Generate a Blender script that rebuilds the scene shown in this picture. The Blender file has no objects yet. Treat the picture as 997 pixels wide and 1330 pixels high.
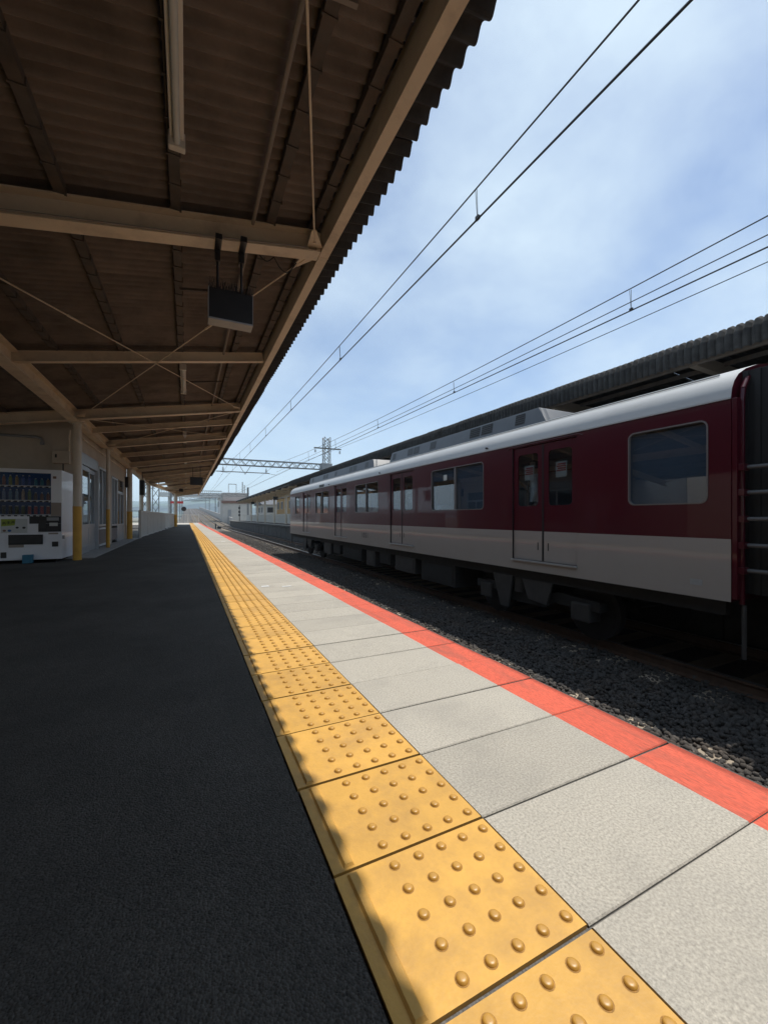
import bpy, bmesh, math, random
import numpy as np
from mathutils import Vector, Matrix

random.seed(11)
RNG = np.random.default_rng(7)
R = math.radians
SC = bpy.context.scene
COL = SC.collection

# ------------------------------------------------------------------ camera
cam_d = bpy.data.cameras.new('camera')
cam = bpy.data.objects.new('camera', cam_d)
COL.objects.link(cam)
cam.location = (0, 0, 0.75)
cam.rotation_euler = (R(90.0), 0, R(-25.865))
cam_d.sensor_fit = 'VERTICAL'
cam_d.sensor_height = 36.0
cam_d.lens = 36.0 * 527.0 / 1330.0
cam_d.shift_y = 6.5 / 1330.0
cam_d.clip_start = 0.02
cam_d.clip_end = 20000
SC.camera = cam

# ------------------------------------------------------------------ sky, sun, exposure
SUN_EL, SUN_AZ = 72.3, 86.0          # azimuth clockwise from +Y
world = bpy.data.worlds.new('World')
SC.world = world
world.use_nodes = True
wn, wl = world.node_tree.nodes, world.node_tree.links
wn.clear()
w_out = wn.new('ShaderNodeOutputWorld')
w_bg = wn.new('ShaderNodeBackground')
w_sky = wn.new('ShaderNodeTexSky')
w_sky.sky_type = 'NISHITA'
w_sky.sun_disc = False
w_sky.sun_elevation = R(SUN_EL)
w_sky.sun_rotation = R(SUN_AZ)
w_sky.air_density = 1.0
w_sky.dust_density = 0.7
w_sky.ozone_density = 3.5
w_bg.inputs['Strength'].default_value = 0.15
w_tc = wn.new('ShaderNodeTexCoord')
w_map = wn.new('ShaderNodeMapping')
w_map.inputs['Rotation'].default_value = (0, 0, R(80))
w_map.inputs['Scale'].default_value = (1.2, 1.8, 2.4)
w_map.inputs['Location'].default_value = (7.3, 2.2, 4.1)
wl.new(w_tc.outputs['Generated'], w_map.inputs['Vector'])
w_n1 = wn.new('ShaderNodeTexNoise')
w_n1.inputs['Scale'].default_value = 1.45
w_n1.inputs['Detail'].default_value = 9
w_n1.inputs['Roughness'].default_value = 0.55
w_n1.inputs['Distortion'].default_value = 0.15
wl.new(w_map.outputs['Vector'], w_n1.inputs['Vector'])
w_cr = wn.new('ShaderNodeValToRGB')
w_cr.color_ramp.elements[0].position = 0.34
w_cr.color_ramp.elements[0].color = (0.16, 0.16, 0.16, 1)
w_cr.color_ramp.elements[1].position = 0.68
w_cr.color_ramp.elements[1].color = (0.85, 0.85, 0.85, 1)
wl.new(w_n1.outputs['Fac'], w_cr.inputs['Fac'])
w_mix = wn.new('ShaderNodeMixRGB')
w_mix.inputs['Color2'].default_value = (5.2, 6.25, 7.05, 1)      # thin sunlit cirrus
wl.new(w_cr.outputs['Color'], w_mix.inputs['Fac'])
wl.new(w_sky.outputs['Color'], w_mix.inputs['Color1'])
wl.new(w_mix.outputs['Color'], w_bg.inputs['Color'])
wl.new(w_bg.outputs['Background'], w_out.inputs['Surface'])

sun_d = bpy.data.lights.new('sun', 'SUN')
sun_d.energy = 4.6
sun_d.angle = R(0.53)
sun_d.color = (1.0, 0.955, 0.88)
sun = bpy.data.objects.new('sun', sun_d)
COL.objects.link(sun)
_sd = Vector((math.cos(R(SUN_EL)) * math.sin(R(SUN_AZ)), math.cos(R(SUN_EL)) * math.cos(R(SUN_AZ)), math.sin(R(SUN_EL))))
sun.rotation_euler = (-_sd).to_track_quat('-Z', 'Y').to_euler()
sun.location = (20, 5, 60)

SC.view_settings.view_transform = 'Standard'
SC.view_settings.look = 'None'
SC.view_settings.exposure = 0.0
SC.view_settings.gamma = 1.0
SC.view_settings.use_curve_mapping = False
SC.render.engine = 'CYCLES'
SC.cycles.use_denoising = True
SC.cycles.max_bounces = 8
SC.cycles.diffuse_bounces = 4
SC.cycles.glossy_bounces = 4
SC.cycles.transparent_max_bounces = 10
SC.cycles.volume_bounces = 1
SC.cycles.sample_clamp_indirect = 8.0

# ------------------------------------------------------------------ materials
def rgb(c):
    return (c[0], c[1], c[2], 1.0)

def mat(name, col, rough=0.6, var=0.12, scale=6.0, bump=0.0, bscale=60.0, metal=0.0, coat=0.0,
        col2=None, stretch=(1, 1, 1), dirt=None, dirt_scale=2.0, dirt_amt=0.35, rnd=0.0, spec=0.5, detail=6.0, bdist=0.004):
    """Noise-varied Principled material in world coordinates."""
    m = bpy.data.materials.new(name)
    m.use_nodes = True
    nt = m.node_tree
    n, l = nt.nodes, nt.links
    b = n['Principled BSDF']
    geo = n.new('ShaderNodeNewGeometry')
    mp = n.new('ShaderNodeMapping')
    mp.inputs['Scale'].default_value = stretch
    l.new(geo.outputs['Position'], mp.inputs['Vector'])
    vec = mp.outputs['Vector']
    if rnd > 0:
        oi = n.new('ShaderNodeObjectInfo')
        ad = n.new('ShaderNodeVectorMath')
        ad.operation = 'MULTIPLY_ADD'
        cb = n.new('ShaderNodeCombineXYZ')
        for k in range(3):
            l.new(oi.outputs['Random'], cb.inputs[k])
        l.new(cb.outputs['Vector'], ad.inputs[0])
        ad.inputs[1].default_value = (37, 53, 71)
        l.new(vec, ad.inputs[2])
        vec = ad.outputs['Vector']
    nz = n.new('ShaderNodeTexNoise')
    nz.inputs['Scale'].default_value = scale
    nz.inputs['Detail'].default_value = detail
    nz.inputs['Roughness'].default_value = 0.65
    l.new(vec, nz.inputs['Vector'])
    ramp = n.new('ShaderNodeValToRGB')
    ramp.color_ramp.elements[0].position = 0.3
    ramp.color_ramp.elements[1].position = 0.7
    c2 = col2 or tuple(min(1, c * (1 + var)) for c in col)
    c1 = tuple(c * (1 - var) for c in col)
    ramp.color_ramp.elements[0].color = rgb(c1)
    ramp.color_ramp.elements[1].color = rgb(c2)
    l.new(nz.outputs['Fac'], ramp.inputs['Fac'])
    out = ramp.outputs['Color']
    if dirt is not None:
        dz = n.new('ShaderNodeTexNoise')
        dz.inputs['Scale'].default_value = dirt_scale
        dz.inputs['Detail'].default_value = 8
        dz.inputs['Roughness'].default_value = 0.7
        l.new(vec, dz.inputs['Vector'])
        dr = n.new('ShaderNodeValToRGB')
        dr.color_ramp.elements[0].position = 0.48
        dr.color_ramp.elements[0].color = (0, 0, 0, 1)
        dr.color_ramp.elements[1].position = 0.72
        dr.color_ramp.elements[1].color = (dirt_amt,) * 3 + (1,)
        l.new(dz.outputs['Fac'], dr.inputs['Fac'])
        mx = n.new('ShaderNodeMixRGB')
        l.new(dr.outputs['Color'], mx.inputs['Fac'])
        l.new(out, mx.inputs['Color1'])
        mx.inputs['Color2'].default_value = rgb(dirt)
        out = mx.outputs['Color']
    if rnd > 0:
        hv = n.new('ShaderNodeHueSaturation')
        mr = n.new('ShaderNodeMapRange')
        mr.inputs['To Min'].default_value = 1 - rnd
        mr.inputs['To Max'].default_value = 1 + rnd
        l.new(oi.outputs['Random'], mr.inputs['Value'])
        l.new(mr.outputs['Result'], hv.inputs['Value'])
        l.new(out, hv.inputs['Color'])
        out = hv.outputs['Color']
    l.new(out, b.inputs['Base Color'])
    b.inputs['Roughness'].default_value = rough
    b.inputs['Metallic'].default_value = metal
    b.inputs['Specular IOR Level'].default_value = spec
    b.inputs['Coat Weight'].default_value = coat
    b.inputs['Coat Roughness'].default_value = 0.04
    if bump > 0:
        bz = n.new('ShaderNodeTexNoise')
        bz.inputs['Scale'].default_value = bscale
        bz.inputs['Detail'].default_value = 4
        l.new(vec, bz.inputs['Vector'])
        bp = n.new('ShaderNodeBump')
        bp.inputs['Strength'].default_value = bump
        bp.inputs['Distance'].default_value = bdist
        l.new(bz.outputs['Fac'], bp.inputs['Height'])
        l.new(bp.outputs['Normal'], b.inputs['Normal'])
        if coat > 0:
            l.new(bp.outputs['Normal'], b.inputs['Coat Normal'])
    return m

def asphalt_mat():
    m = bpy.data.materials.new('asphalt')
    m.use_nodes = True
    n, l = m.node_tree.nodes, m.node_tree.links
    b = n['Principled BSDF']
    geo = n.new('ShaderNodeNewGeometry')
    vo = n.new('ShaderNodeTexVoronoi')
    vo.inputs['Scale'].default_value = 230
    nz = n.new('ShaderNodeTexNoise')
    nz.inputs['Scale'].default_value = 95
    nz.inputs['Detail'].default_value = 6
    nl = n.new('ShaderNodeTexNoise')
    nl.inputs['Scale'].default_value = 1.1
    nl.inputs['Detail'].default_value = 8
    nl.inputs['Roughness'].default_value = 0.7
    for t in (vo, nz, nl):
        l.new(geo.outputs['Position'], t.inputs['Vector'])
    r1 = n.new('ShaderNodeValToRGB')
    r1.color_ramp.elements[0].position = 0.35
    r1.color_ramp.elements[0].color = (0.046, 0.0425, 0.038, 1)
    r1.color_ramp.elements[1].position = 0.72
    r1.color_ramp.elements[1].color = (0.078, 0.072, 0.064, 1)
    l.new(nl.outputs['Fac'], r1.inputs['Fac'])
    r2 = n.new('ShaderNodeValToRGB')
    r2.color_ramp.elements[0].position = 0.0
    r2.color_ramp.elements[0].color = (0.45, 0.45, 0.45, 1)
    r2.color_ramp.elements[1].position = 0.9
    r2.color_ramp.elements[1].color = (2.0, 1.98, 1.92, 1)
    l.new(vo.outputs['Color'], r2.inputs['Fac'])
    mx = n.new('ShaderNodeMixRGB')
    mx.blend_type = 'MULTIPLY'
    mx.inputs['Fac'].default_value = 0.65
    l.new(r1.outputs['Color'], mx.inputs['Color1'])
    l.new(r2.outputs['Color'], mx.inputs['Color2'])
    l.new(mx.outputs['Color'], b.inputs['Base Color'])
    b.inputs['Roughness'].default_value = 0.8
    b.inputs['Specular IOR Level'].default_value = 0.2
    ad = n.new('ShaderNodeMath')
    ad.operation = 'MULTIPLY_ADD'
    l.new(vo.outputs['Distance'], ad.inputs[0])
    ad.inputs[1].default_value = -0.8
    l.new(nz.outputs['Fac'], ad.inputs[2])
    bp = n.new('ShaderNodeBump')
    bp.inputs['Strength'].default_value = 1.0
    bp.inputs['Distance'].default_value = 0.0035
    l.new(ad.outputs['Value'], bp.inputs['Height'])
    l.new(bp.outputs['Normal'], b.inputs['Normal'])
    return m

def glass_mat(name, tint=(0.75, 0.82, 0.85), mixf=0.25, rough=0.01, dark=(0.02, 0.025, 0.03), ior=1.75):
    """Window glass: clear pane with a tinted body and a Fresnel reflection."""
    m = bpy.data.materials.new(name)
    m.use_nodes = True
    n, l = m.node_tree.nodes, m.node_tree.links
    n.remove(n['Principled BSDF'])
    out = n['Material Output']
    tr = n.new('ShaderNodeBsdfTransparent')
    tr.inputs['Color'].default_value = rgb(tint)
    di = n.new('ShaderNodeBsdfDiffuse')
    di.inputs['Color'].default_value = rgb(dark)
    m1 = n.new('ShaderNodeMixShader')
    m1.inputs['Fac'].default_value = mixf
    l.new(tr.outputs[0], m1.inputs[1])
    l.new(di.outputs[0], m1.inputs[2])
    gl = n.new('ShaderNodeBsdfGlossy')
    gl.inputs['Roughness'].default_value = rough
    gl.inputs['Color'].default_value = (0.95, 0.97, 1, 1)
    lw = n.new('ShaderNodeFresnel')
    gg = n.new('ShaderNodeNewGeometry')
    mr = n.new('ShaderNodeMapRange')
    mr.inputs['To Min'].default_value = ior
    mr.inputs['To Max'].default_value = 1.0 / ior
    l.new(gg.outputs['Backfacing'], mr.inputs['Value'])
    l.new(mr.outputs['Result'], lw.inputs['IOR'])
    m2 = n.new('ShaderNodeMixShader')
    l.new(lw.outputs['Fac'], m2.inputs['Fac'])
    l.new(m1.outputs[0], m2.inputs[1])
    l.new(gl.outputs[0], m2.inputs[2])
    l.new(m2.outputs[0], out.inputs['Surface'])
    return m

M = {}
M['asphalt'] = asphalt_mat()
M['concrete'] = mat('concrete_slab', (0.392, 0.362, 0.308), 0.85, 0.36, 165, 0.6, 200, dirt=(0.24, 0.225, 0.20), dirt_scale=2.2, dirt_amt=0.45, rnd=0.07, detail=8, bdist=0.003)
M['redpaint'] = mat('red_edge_paint', (0.60, 0.100, 0.052), 0.78, 0.38, 150, 0.55, 170, dirt=(0.30, 0.085, 0.055), dirt_scale=5, dirt_amt=0.75, stretch=(2.2, 0.35, 1), rnd=0.05, bdist=0.003)
M['tactile'] = mat('tactile_yellow', (0.62, 0.345, 0.072), 0.5, 0.09, 14, 0.18, 120, dirt=(0.33, 0.19, 0.07), dirt_scale=6.5, dirt_amt=0.5, rnd=0.09, spec=0.4)
M['stud'] = mat('tactile_stud', (0.48, 0.25, 0.04), 0.42, 0.12, 60, spec=0.6)
M['mortar'] = mat('mortar_joint', (0.13, 0.125, 0.118), 0.95, 0.45, 140, 0.8, 220)
M['apron'] = mat('apron_concrete', (0.27, 0.265, 0.25), 0.9, 0.2, 8, 0.3, 120)
M['platwall'] = mat('platform_wall_concrete', (0.075, 0.070, 0.064), 0.95, 0.3, 3, 0.4, 40, dirt=(0.03, 0.028, 0.026), dirt_scale=1.4, dirt_amt=0.7)
M['slate'] = mat('slate_sheet_underside', (0.195, 0.158, 0.132), 0.9, 0.28, 2.2, 0.35, 90, dirt=(0.072, 0.060, 0.050), dirt_scale=1.6, dirt_amt=0.65, rnd=0.06)
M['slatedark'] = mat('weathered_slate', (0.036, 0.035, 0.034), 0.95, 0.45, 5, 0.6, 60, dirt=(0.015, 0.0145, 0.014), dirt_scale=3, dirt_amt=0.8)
M['cream'] = mat('cream_paint', (0.66, 0.545, 0.40), 0.5, 0.07, 3, 0.08, 40, dirt=(0.30, 0.21, 0.14), dirt_scale=4, dirt_amt=0.5)
M['creamwall'] = mat('cream_wall', (0.50, 0.43, 0.34), 0.85, 0.07, 2, 0.25, 90, dirt=(0.32, 0.27, 0.21), dirt_scale=1.5, dirt_amt=0.4)
M['column'] = mat('column_paint', (0.58, 0.50, 0.39), 0.5, 0.05, 4, dirt=(0.38, 0.30, 0.22), dirt_scale=5, dirt_amt=0.35)
M['colyellow'] = mat('column_yellow', (0.62, 0.33, 0.045), 0.5, 0.06, 5, dirt=(0.40, 0.21, 0.04), dirt_scale=8, dirt_amt=0.4)
M['purlin'] = mat('purlin_steel', (0.085, 0.072, 0.062), 0.8, 0.3, 6, dirt=(0.16, 0.10, 0.06), dirt_scale=7, dirt_amt=0.5)
M['conduit'] = mat('conduit_grey', (0.24, 0.205, 0.17), 0.5, 0.1, 6)
M['bar'] = mat('guard_bar_grey', (0.11, 0.11, 0.112), 0.5, 0.1, 6)
M['winframe'] = mat('window_frame_grey', (0.17, 0.155, 0.15), 0.45, 0.08, 6, metal=0.3)
M['alu'] = mat('aluminium', (0.42, 0.43, 0.44), 0.38, 0.06, 5, metal=0.6)
M['galv'] = mat('galvanised_steel', (0.30, 0.305, 0.31), 0.55, 0.15, 5, metal=0.3)
M['greysteel'] = mat('grey_mast_steel', (0.21, 0.21, 0.205), 0.65, 0.18, 4)
M['black'] = mat('black_plastic', (0.014, 0.013, 0.014), 0.45, 0.2, 10)
M['lampwhite'] = mat('lamp_white', (0.62, 0.58, 0.52), 0.35, 0.05, 6)
M['maroon'] = mat('train_maroon', (0.060, 0.0022, 0.0090), 0.34, 0.05, 2, 0.05, 1.2, coat=0.5, spec=0.2, bdist=0.05)
M['trainwhite'] = mat('train_ivory', (0.315, 0.283, 0.258), 0.28, 0.03, 1.5, 0.06, 1.2, coat=0.5, spec=0.35, dirt=(0.24, 0.205, 0.175), dirt_scale=1.5, dirt_amt=0.3, bdist=0.05)
M['trainroof'] = mat('train_roof_grey', (0.43, 0.43, 0.42), 0.42, 0.06, 3, dirt=(0.27, 0.26, 0.245), dirt_scale=3, dirt_amt=0.5, stretch=(1, 0.3, 1))
M['acunit'] = mat('ac_cover_grey', (0.080, 0.086, 0.095), 0.5, 0.1, 4, dirt=(0.09, 0.09, 0.09), dirt_scale=4, dirt_amt=0.4)
M['under'] = mat('underframe_grime', (0.016, 0.015, 0.014), 0.85, 0.3, 8)
M['undergrey'] = mat('underframe_grey', (0.038, 0.036, 0.034), 0.7, 0.25, 6)
M['tread'] = mat('polished_steel', (0.35, 0.34, 0.33), 0.35, 0.1, 6, metal=0.9)
M['rubber'] = mat('black_rubber', (0.012, 0.012, 0.012), 0.7, 0.2, 10)
M['interior'] = mat('train_interior', (0.33, 0.33, 0.31), 0.6, 0.05, 3)
M['seat'] = mat('seat_moquette', (0.16, 0.03, 0.04), 0.9, 0.2, 30)
M['blind'] = mat('roll_blind', (0.14, 0.18, 0.25), 0.85, 0.08, 10, stretch=(1, 1, 6))
M['trainglass'] = glass_mat('train_glass', (0.60, 0.68, 0.72), 0.22, ior=2.0)
M['glass'] = glass_mat('window_glass', (0.75, 0.8, 0.8), 0.2)
M['clearplastic'] = glass_mat('clear_plastic', (0.85, 0.87, 0.9), 0.06, 0.10, ior=1.22)
M['studring'] = mat('tactile_ring', (0.33, 0.17, 0.04), 0.8, 0.3, 200)  # darker ring around the base of each near stud
M['slateedge'] = mat('dark_slate_edge', (0.038, 0.034, 0.031), 0.95, 0.4, 6, 0.5, 60)  # eaves sheets, much darker than the inner roof sheets
M['rail'] = mat('rail_rust', (0.10, 0.058, 0.036), 0.75, 0.3, 9)
M['railhead'] = mat('rail_head', (0.42, 0.40, 0.38), 0.3, 0.1, 5, metal=0.9)
M['sleeper'] = mat('concrete_sleeper', (0.34, 0.28, 0.21), 0.9, 0.2, 12, 0.3, 90, dirt=(0.16, 0.11, 0.07), dirt_scale=6, dirt_amt=0.6, rnd=0.1)
M['ballast'] = mat('ballast_stone', (0.062, 0.057, 0.052), 0.95, 0.5, 16, 0.4, 120, dirt=(0.11, 0.075, 0.05), dirt_scale=1.8, dirt_amt=0.5)
M['bed'] = mat('ballast_bed', (0.095, 0.085, 0.075), 0.95, 0.5, 18, 1.0, 26, bdist=0.05)
M['ground'] = mat('dry_ground', (0.16, 0.155, 0.12), 0.95, 0.35, 0.05, 0.3, 2)
M['hill'] = mat('wooded_hill', (0.045, 0.075, 0.035), 0.95, 0.4, 0.012, 0.6, 0.02, bdist=20)
M['white'] = mat('white_paint', (0.62, 0.62, 0.60), 0.5, 0.05, 4, dirt=(0.44, 0.42, 0.38), dirt_scale=4, dirt_amt=0.3)
M['fence'] = mat('fence_white', (0.60, 0.58, 0.53), 0.55, 0.05, 4, dirt=(0.42, 0.37, 0.30), dirt_scale=3, dirt_amt=0.4)
M['brownpanel'] = mat('brown_tile_panel', (0.20, 0.165, 0.145), 0.8, 0.4, 60)
M['vend'] = mat('vending_white', (0.74, 0.74, 0.75), 0.35, 0.03, 3, coat=0.2)
M['vendblue'] = mat('vending_blue_back', (0.02, 0.09, 0.26), 0.5, 0.25, 5)
M['beige'] = mat('beige_plastic', (0.30, 0.245, 0.20), 0.5, 0.05, 5)
M['postergreen'] = mat('poster_lime', (0.28, 0.36, 0.03), 0.5, 0.15, 8)
M['posterwhite'] = mat('poster_white', (0.52, 0.53, 0.50), 0.5, 0.05, 8)
M['tealbox'] = mat('teal_box', (0.025, 0.16, 0.25), 0.5, 0.08, 6)
M['red'] = mat('sign_red', (0.42, 0.03, 0.03), 0.5, 0.05, 6)
M['house'] = mat('house_plaster', (0.48, 0.45, 0.41), 0.9, 0.06, 1)
M['houseyellow'] = mat('house_ochre', (0.36, 0.23, 0.10), 0.9, 0.06, 1)
M['roofbrown'] = mat('roof_brown', (0.21, 0.115, 0.085), 0.8, 0.15, 2)
M['rooftile'] = mat('roof_grey_tile', (0.10, 0.105, 0.115), 0.7, 0.2, 3)
M['shirt'] = mat('white_shirt', (0.62, 0.62, 0.62), 0.9, 0.05, 20)
M['trousers'] = mat('dark_trousers', (0.03, 0.032, 0.04), 0.9, 0.1, 20)
M['skin'] = mat('skin', (0.42, 0.26, 0.18), 0.6, 0.05, 20)
M['hair'] = mat('hair', (0.012, 0.010, 0.009), 0.6, 0.1, 60)
M['foliage'] = mat('foliage', (0.055, 0.09, 0.03), 0.9, 0.4, 3)

# ------------------------------------------------------------------ mesh helpers
class MB:
    def __init__(s):
        s.v, s.f, s.m = [], [], []
    def _add(s, vs, fs, mi=0):
        o = len(s.v)
        s.v.extend([tuple(p) for p in vs])
        for f in fs:
            s.f.append([o + i for i in f])
            s.m.append(mi)
        return s
    def box(s, x0, x1, y0, y1, z0, z1, mi=0):
        vs = [(x, y, z) for z in (z0, z1) for y in (y0, y1) for x in (x0, x1)]
        return s._add(vs, [(0, 2, 3, 1), (4, 5, 7, 6), (0, 1, 5, 4), (2, 6, 7, 3), (0, 4, 6, 2), (1, 3, 7, 5)], mi)
    def quad(s, *p, mi=0):
        return s._add(p, [tuple(range(len(p)))], mi)
    def obox(s, p0, p1, w, h, mi=0, dz=0.0, dx=0.0):
        """bar of section w x h from p0 to p1; p0/p1 on its bottom centre line"""
        a, b = Vector(p0), Vector(p1)
        d = (b - a).normalized()
        up0 = Vector((0, 0, 1)) if abs(d.z) < 0.95 else Vector((0, 1, 0))
        sd = d.cross(up0).normalized()
        up = sd.cross(d).normalized()
        vs = []
        for q in (a, b):
            for j in (0, 1):
                for i in (-1, 1):
                    vs.append(q + sd * (dx + i * w / 2) + up * (dz + j * h))
        return s._add(vs, [(0, 2, 3, 1), (4, 5, 7, 6), (0, 1, 5, 4), (2, 6, 7, 3), (0, 4, 6, 2), (1, 3, 7, 5)], mi)
    def ibeam(s, p0, p1, w, h, t=0.012, mi=0):
        s.obox(p0, p1, w, t, mi)
        s.obox(p0, p1, w, t, mi, dz=h - t)
        s.obox(p0, p1, t, h - 2 * t, mi, dz=t)
        return s
    def tube(s, p0, p1, r, n=8, mi=0, r1=None):
        a, b = Vector(p0), Vector(p1)
        d = (b - a).normalized()
        up0 = Vector((0, 0, 1)) if abs(d.z) < 0.95 else Vector((1, 0, 0))
        u = d.cross(up0).normalized()
        w = u.cross(d)
        r1 = r if r1 is None else r1
        vs = []
        for q, rr in ((a, r), (b, r1)):
            for k in range(n):
                t = 2 * math.pi * k / n
                vs.append(q + u * (rr * math.cos(t)) + w * (rr * math.sin(t)))
        fs = [(k, (k + 1) % n, n + (k + 1) % n, n + k) for k in range(n)]
        fs += [tuple(range(n - 1, -1, -1)), tuple(range(n, 2 * n))]
        return s._add(vs, fs, mi)
    def path(s, pts, r, n=5, mi=0):
        for a, b in zip(pts[:-1], pts[1:]):
            s.tube(a, b, r, n, mi)
        return s
    def prism_y(s, prof, y0, y1, mi=0, closed=True):
        """profile of (x, z) points extruded along Y"""
        k = len(prof)
        vs = [(x, y0, z) for x, z in prof] + [(x, y1, z) for x, z in prof]
        fs = [(i, (i + 1) % k, k + (i + 1) % k, k + i) for i in range(k if closed else k - 1)]
        if closed:
            fs += [tuple(range(k - 1, -1, -1)), tuple(range(k, 2 * k))]
        return s._add(vs, fs, mi)
    def prism_x(s, prof, x0, x1, mi=0):
        k = len(prof)
        vs = [(x0, y, z) for y, z in prof] + [(x1, y, z) for y, z in prof]
        fs = [(i, (i + 1) % k, k + (i + 1) % k, k + i) for i in range(k)]
        fs += [tuple(range(k - 1, -1, -1)), tuple(range(k, 2 * k))]
        return s._add(vs, fs, mi)
    def mesh(s, name, mats, off=(0, 0, 0), smooth=False, bevel=0.0, merge=False):
        me = bpy.data.meshes.new(name)
        ox, oy, oz = off
        me.from_pydata([(x - ox, y - oy, z - oz) for x, y, z in s.v], [], s.f)
        for mm in mats:
            me.materials.append(mm)
        me.polygons.foreach_set('material_index', s.m)
        bm = bmesh.new()
        bm.from_mesh(me)
        if merge:
            bmesh.ops.remove_doubles(bm, verts=bm.verts, dist=1e-5)
        if bevel > 0:
            bmesh.ops.bevel(bm, geom=list(bm.edges), offset=bevel, segments=2, profile=0.6, affect='EDGES')
        bmesh.ops.recalc_face_normals(bm, faces=bm.faces)
        bm.to_mesh(me)
        bm.free()
        if smooth:
            me.shade_smooth()
            me.set_sharp_from_angle(angle=R(38))
        me.update()
        return me
    def build(s, name, mats, parent=None, smooth=False, bevel=0.0, merge=False):
        if not isinstance(mats, (list, tuple)):
            mats = [mats]
        off = wloc(parent) if parent is not None else (0, 0, 0)
        me = s.mesh(name, mats, off, smooth, bevel, merge)
        o = bpy.data.objects.new(name, me)
        COL.objects.link(o)
        if parent is not None:
            o.parent = parent
        return o

def wloc(o):
    v = Vector((0, 0, 0))
    while o is not None:
        v += o.location
        o = o.parent
    return v

def inst(name, me, parent, loc, rz=0.0):
    o = bpy.data.objects.new(name, me)
    COL.objects.link(o)
    if parent is not None:
        o.parent = parent
        o.location = Vector(loc) - wloc(parent)
    else:
        o.location = loc
    o.rotation_euler.z = rz
    return o

def tag(o, label=None, cat=None, group=None, kind=None):
    if label: o['label'] = label
    if cat: o['category'] = cat
    if group: o['group'] = group
    if kind: o['kind'] = kind
    return o

def empty(name, loc, label=None, cat=None, group=None, kind=None):
    o = bpy.data.objects.new(name, None)
    o.empty_display_size = 0.2
    COL.objects.link(o)
    o.location = loc
    return tag(o, label, cat, group, kind)

def copy_tree(o, parent=None):
    c = o.copy()
    COL.objects.link(c)
    c.parent = parent
    for ch in list(o.children):
        copy_tree(ch, c)
    return c

def box(name, m, parent, *a, bevel=0.0):
    return MB().box(*a).build(name, m, parent, bevel=bevel)

def rrect(y0, y1, z0, z1, r, k=5):
    """rounded rectangle loop, counter-clockwise from the (y1, z0) corner"""
    pts = []
    for cy, cz, a0 in ((y1 - r, z0 + r, -90), (y1 - r, z1 - r, 0), (y0 + r, z1 - r, 90), (y0 + r, z0 + r, 180)):
        for i in range(k + 1):
            t = R(a0 + 90 * i / k)
            pts.append((cy + r * math.cos(t), cz + r * math.sin(t)))
    return pts

# ------------------------------------------------------------------ setting: ground, tracks
def rail_z(y):
    """height of the rail head: level through the station, then a long climb"""
    if y < 70: return -1.10
    if y < 100: return -1.10 + 0.031 * (y - 70) ** 2 / 60
    return -1.10 + 0.031 * 15 + 0.031 * (y - 100)

gm = MB().quad((-5000, -4000, -1.75), (5000, -4000, -1.75), (5000, 5200, -1.75), (-5000, 5200, -1.75))
tag(gm.build('ground', M['ground']), 'flat dry ground around the station', kind='structure')

YS = [-16, 0, 20, 40, 60, 70, 75, 80, 85, 90, 95, 100, 130, 160, 200, 250, 300, 380]
bed = MB()
prof = [(0.9, -0.42), (1.36, -0.17), (4.65, -0.18), (7.9, -0.17), (8.6, -0.42), (10.5, -1.1), (10.5, -6), (-2.0, -6), (-2.0, -1.2)]
for a, b in zip(YS[:-1], YS[1:]):
    k = len(prof)
    vs = [(x, a, rail_z(a) + z) for x, z in prof] + [(x, b, rail_z(b) + z) for x, z in prof]
    bed._add(vs, [(i, (i + 1) % k, k + (i + 1) % k, k + i) for i in range(k)])
tag(bed.build('track_bed', M['bed'], merge=True), 'grey ballast bed carrying both tracks out of the station', kind='structure')

TRK = (2.78, 6.42)
sl = MB()
sl.prism_y([(-1.0, -0.15), (1.0, -0.15), (1.0, 0.0), (-1.0, 0.0)], -0.12, 0.12)
sleeper_me = sl.mesh('sleeper', [M['sleeper']], bevel=0.012)
railp = [(-0.07, 0), (0.07, 0), (0.07, 0.012), (0.012, 0.03), (0.012, 0.115), (0.036, 0.125), (0.036, 0.153), (-0.036, 0.153), (-0.036, 0.125), (-0.012, 0.115), (-0.012, 0.03), (-0.07, 0.012)]
for ti, tx in enumerate(TRK):
    root = empty('railway_track', (tx, 0, -1.75),
                 ['railway track beside the red platform edge', 'railway track under the maroon train'][ti], kind='structure')
    for sx in (-1, 1):
        rb = MB()
        k = len(railp)
        for a, b in zip(YS[:-1], YS[1:]):
            vs = [(tx + sx * 0.7535 + x, a, rail_z(a) - 0.153 + z) for x, z in railp] + [(tx + sx * 0.7535 + x, b, rail_z(b) - 0.153 + z) for x, z in railp]
            for i in range(k):
                rb._add([vs[i], vs[(i + 1) % k], vs[k + (i + 1) % k], vs[k + i]], [(0, 1, 2, 3)], 1 if i == 6 else 0)
        rb.build('rail', [M['rail'], M['railhead']], root, merge=True)
    y = 0.62
    while y < 170:
        s_ = inst('sleeper', sleeper_me, root, (tx + random.uniform(-.02, .02), y, rail_z(y) - 0.158))
        s_.scale = (1.3, 1, 1)
        y += 0.62

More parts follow.
